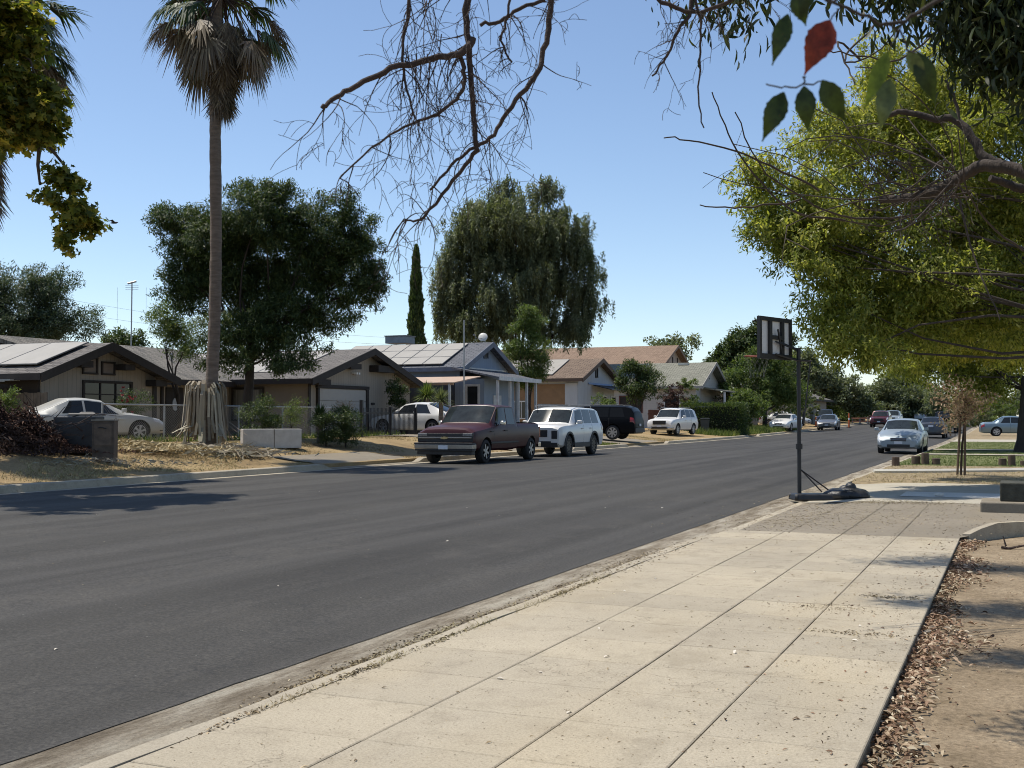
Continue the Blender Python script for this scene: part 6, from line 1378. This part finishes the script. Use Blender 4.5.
tank.build('weight_bag', M('black_sheeting', (.022,.022,.023), .42, .4, 6, bump=.02, bscale=14), hb, smooth=True, angle=60)
for s in (-1,1): MB().lathe([(0,-.02),(.06,-.02),(.06,.02),(0,.02)], 16, R_(-.08,s*.22,.06), 'x').build('wheel', bk, hb)
# pale block, cabinet, dark bin
bx_ = at(271,440,35.6); r = thing('planter_box', 'long pale grey concrete box lying on the dead grass right of the palm foot', 'box', (bx_.x,bx_.y,gz(bx_.x,bx_.y)-.02), R(44))
pm_ = M('pale_box', (.47,.45,.41), .85, .15, 4, bump=.01, bscale=20)
MB().box((0,0,.28),(1.75,.60,.58)).build('body', pm_, r, bevel=.012)
MB().box((.05,-.304,.28),(.02,.012,.56)).build('seam', M('grime', (.14,.12,.1), .9), r)
cb = at(105,440,27.7); r = thing('wooden_cabinet', 'worn brown wooden cabinet standing on the dead grass in front of the old silver car', 'cabinet', (cb.x,cb.y,gz(cb.x,cb.y)-.02), R(30))
wd = M('worn_wood', (.085,.062,.045), .75, .4, 5)
MB().box((0,0,.50),(.50,.44,.98)).build('body', wd, r, bevel=.01)
MB().box((0,-.228,.66),(.40,.014,.50)).build('door', M('worn_wood_door', (.11,.078,.055), .7, .4, 5), r); MB().tube([(-.1,-.24,.82),(-.02,-.265,.83),(.08,-.24,.80)], .012, 6).build('handle', MT['black'], r)
MB().box((0,0,1.0),(.54,.48,.03)).build('top', M('paler_top', (.2,.18,.15), .8), r)  # top board coloured paler than the cabinet body
cb2 = at(79,440,28.6); r = thing('storage_tub', 'dark grey plastic tub with a crumpled black lid beside the wooden cabinet', 'tub', (cb2.x,cb2.y,gz(cb2.x,cb2.y)-.02), R(24))
MB().box((0,0,.46),(.95,.62,.90),taper=1.08).build('body', M('dark_tub', (.035,.037,.04), .55, .2), r, bevel=.03); MB().box((.18,0,.96),(.75,.66,.06),taper=.9).box((.2,.0,1.0),(.45,.3,.05),rz=.3,taper=.6).build('lid', MT['black'], r, bevel=.02)
ty = at(62,444,28.8); r = thing('old_tyre', 'worn car tyre leaning against the brush pile beside the dark tub', 'tyre', (ty.x,ty.y,gz(ty.x,ty.y)), R(20))
q = MB().lathe([(.2,-.09),(.3,-.1),(.33,-.05),(.33,.05),(.3,.1),(.2,.09)], 28, (0,0,.31), 'y', close=True).build('carcass', MT['tyre'], r, smooth=True, angle=50); q.rotation_euler = (R(-18),0,0)
# stumps on the lawn edge
for i, (x, y, w_, h, lab) in enumerate(((-3.2,35.9,.26,.34,'single cut log post nearest the road'),(-2.72,37,.3,.34,'left low log beside the taller one by the lawn edge'),(-2.45,36.9,.26,.46,'tallest cut log post left of the sapling'),(-2.15,37.0,.28,.26,'short log right of the tallest log post'),(-.33,37.1,.26,.28,'short log left of the post near the tree'),(-.08,37.1,.24,.42,'taller log post right of the sapling'),(.25,37.2,.26,.2,'lowest log at the right edge of the lawn'))):
    h *= .78; w_ *= .85; t = MB().lathe([(0,0),(w_/2*1.04,0),(w_/2,h*.5),(w_/2*.98,h-.01),(w_/2*.9,h),(0,h)], 14, (0,0,0)); o = t.build('log_post', M('cut_log', (.10,.07,.05), .9, .35, 7), None, smooth=True); o.location = (x,y,.0); o.rotation_euler[2] = i
    tag(o, lab, 'log', 'cut logs along the lawn edge')
# antenna, flag pole, utility poles and wires
an = at(131,345,52); r = thing('tv_aerial', 'thin aerial mast with a small head above the tan house roof', 'aerial', (an.x,an.y,3.2)); top = at(132,283,52)-r.location
MB().tube([(0,0,0),tuple(top)], .028, 6).build('mast', MT['metal'], r); mb = MB()
for j in range(3): mb.tube([top+Vector((-.28,-.1,-.1-.1*j)), top+Vector((.28,.1,-.1-.1*j))], .010, 4)
mb.tube([top+Vector((-.16,-.1,-.03)), top+Vector((.16,.1,.08))], .045, 6); 
for s_ in (-.6,.6): mb.tube([top+Vector((s_,s_*.4,-.2)), top+Vector((s_,s_*.4,-1.8))], .006, 3)
mb.build('head', MT['metal'], r)
fp = at(464,400,54); r = thing('flag_pole', 'thin bare metal pole in front of the solar panels of the blue house', 'pole', (fp.x,fp.y,gz(fp.x,fp.y)))
MB().tube([(0,0,0),(0,0,at(464,320,54).z-gz(fp.x,fp.y))], .035, 8).build('shaft', MT['metal'], r)
up_ = []
for (px, Z, h, lab) in ((931,215,7.0,'left of two distant wooden utility poles at the end of the street'),(937,260,7.5,'right and more distant of two wooden utility poles')):
    p = at(px, 410, Z); z0 = gz(p.x,p.y); r = thing('utility_pole', lab, 'utility pole', (p.x,p.y,z0), 0, 'distant utility poles')
    MB().tube([(0,0,0),(0,0,h)], [.16,.11], 8).build('shaft', MT['bark'], r); MB().box((0,0,h-.6),(2.2,.12,.14)).box((0,0,h-1.4),(1.6,.1,.12)).build('cross_arm', MT['bark'], r)
wm = M('cable', (.06,.06,.06), .7)
for j, (ya, yb_, Z) in enumerate(((290,322,95),(305,328,95),(318,334,90),(330,338,90))):
    a = at(-60,ya-14,Z); b_ = at(430,yb_+18,Z+30); pts = []
    for i in range(13): t = i/12; q = a.lerp(b_, t); q.z -= 1.2*math.sin(math.pi*t)*.8; pts.append(q)
    o = MB().tube(pts, .010, 3).build('overhead_wire', wm, None); tag(o, 'thin overhead wires crossing the sky above the left houses', 'wire', 'overhead wires')
# orange marker posts and barrier at the street end
for px, Z, h, lab in ((849,118,1.5,'tall orange marker post beside the dark grey sedan'),(816,118,1.0,'orange marker post left of the dark grey sedan')):
    p = at(px, 425, Z); r = thing('marker_post', lab, 'marker post', (p.x,p.y,gz(p.x,p.y)), 0, 'orange marker posts')
    MB().tube([(0,0,0.06),(0,0,h)], [.09,.07], 10).build('post', M('safety_orange', (.55,.13,.04), .6), r); MB().tube([(0,0,0),(0,0,.07)], [.26,.24], 10).build('foot', MT['black'], r); MB().tube([(0,0,h*.55),(0,0,h*.68)], [.083,.08], 10).build('band', MT['white'], r)
for i, px in enumerate((856,864,872)):
    p = at(px, 424, 138); r = thing('barrier', ('left','middle','right')[i]+' one of the three low orange and white barriers at the street end', 'barrier', (p.x,p.y,gz(p.x,p.y)), 0, 'orange barriers')
    MB().box((0,0,.75),(1.0,.05,.2)).box((0,0,.4),(1.0,.05,.16)).build('board', M('barrier_orange', (.5,.2,.1), .6, .5, 3), r)
    for s_ in (-.4,.4): MB().tube([(s_,-.25,0),(s_,0,.8),(s_,.25,0)], .025, 5).build('leg', MT['steel'], r)
p = at(860,420,150); r = thing('dumpster', 'dark green rubbish skip standing at the end of the street', 'skip', (p.x-1,p.y,gz(p.x,p.y)))
MB().box((0,0,.8),(3.0,1.6,1.5),taper=1.08).build('body', M('skip_green', (.03,.04,.035), .6), r); MB().box((0,0,1.62),(3.3,1.8,.08)).build('lid', MT['black'], r)
# seagull-small bird and a drifting bird in the sky
for (px, py, Z, lab) in ((755,321,60,'small dark bird in the sky just left of the backboard top'),(114,223,45,'small dark bird in the sky right of the hanging jagged leaves')):
    p = at(px, py, Z); mb = MB(); mb.tube([(-.14,0,0),(-.04,0,.01),(.08,0,.01),(.16,0,.03)], [.012,.045,.04,.01], 7)
    for s_ in (-1,1): mb.add([(-.05,s_*.03,.02),(.06,s_*.03,.02),(.02,s_*.22,.09),(-.05,s_*.34,.04),(-.05,s_*.03,.028),(.06,s_*.03,.028),(.02,s_*.22,.098),(-.05,s_*.34,.048)], [(0,1,2,3),(7,6,5,4),(0,4,5,1),(1,5,6,2),(2,6,7,3)])
    o = mb.build('bird', MT['black'], None, smooth=True); o.location = p; o.rotation_euler[2] = YAW; tag(o, lab, 'bird', 'birds in the sky')
# stone on the clean slab
q = MB(); blob(q, (0,0,.03), (.09,.06,.04), 3); o = q.build('stone', MT['whitecon'], None, smooth=True); p = at(939,497,20.9); o.location = (p.x,p.y,.008); tag(o, 'small pale stone lying on the clean driveway slab', 'stone')
p = at(1005,543,14); mb = MB().tube(bend((0,0,.02),(.5,.1,.03),4,.1), [.018,.016,.012,.008,.005], 6).tube([(.05,0,.03),(.02,.02,.14)], [.012,.006], 5); o = mb.build('stick', MT['deadbark'], None); o.location = (-.15,14.2,-.06); tag(o, 'short dark broken stick on the bare soil by the curved edging', 'stick')
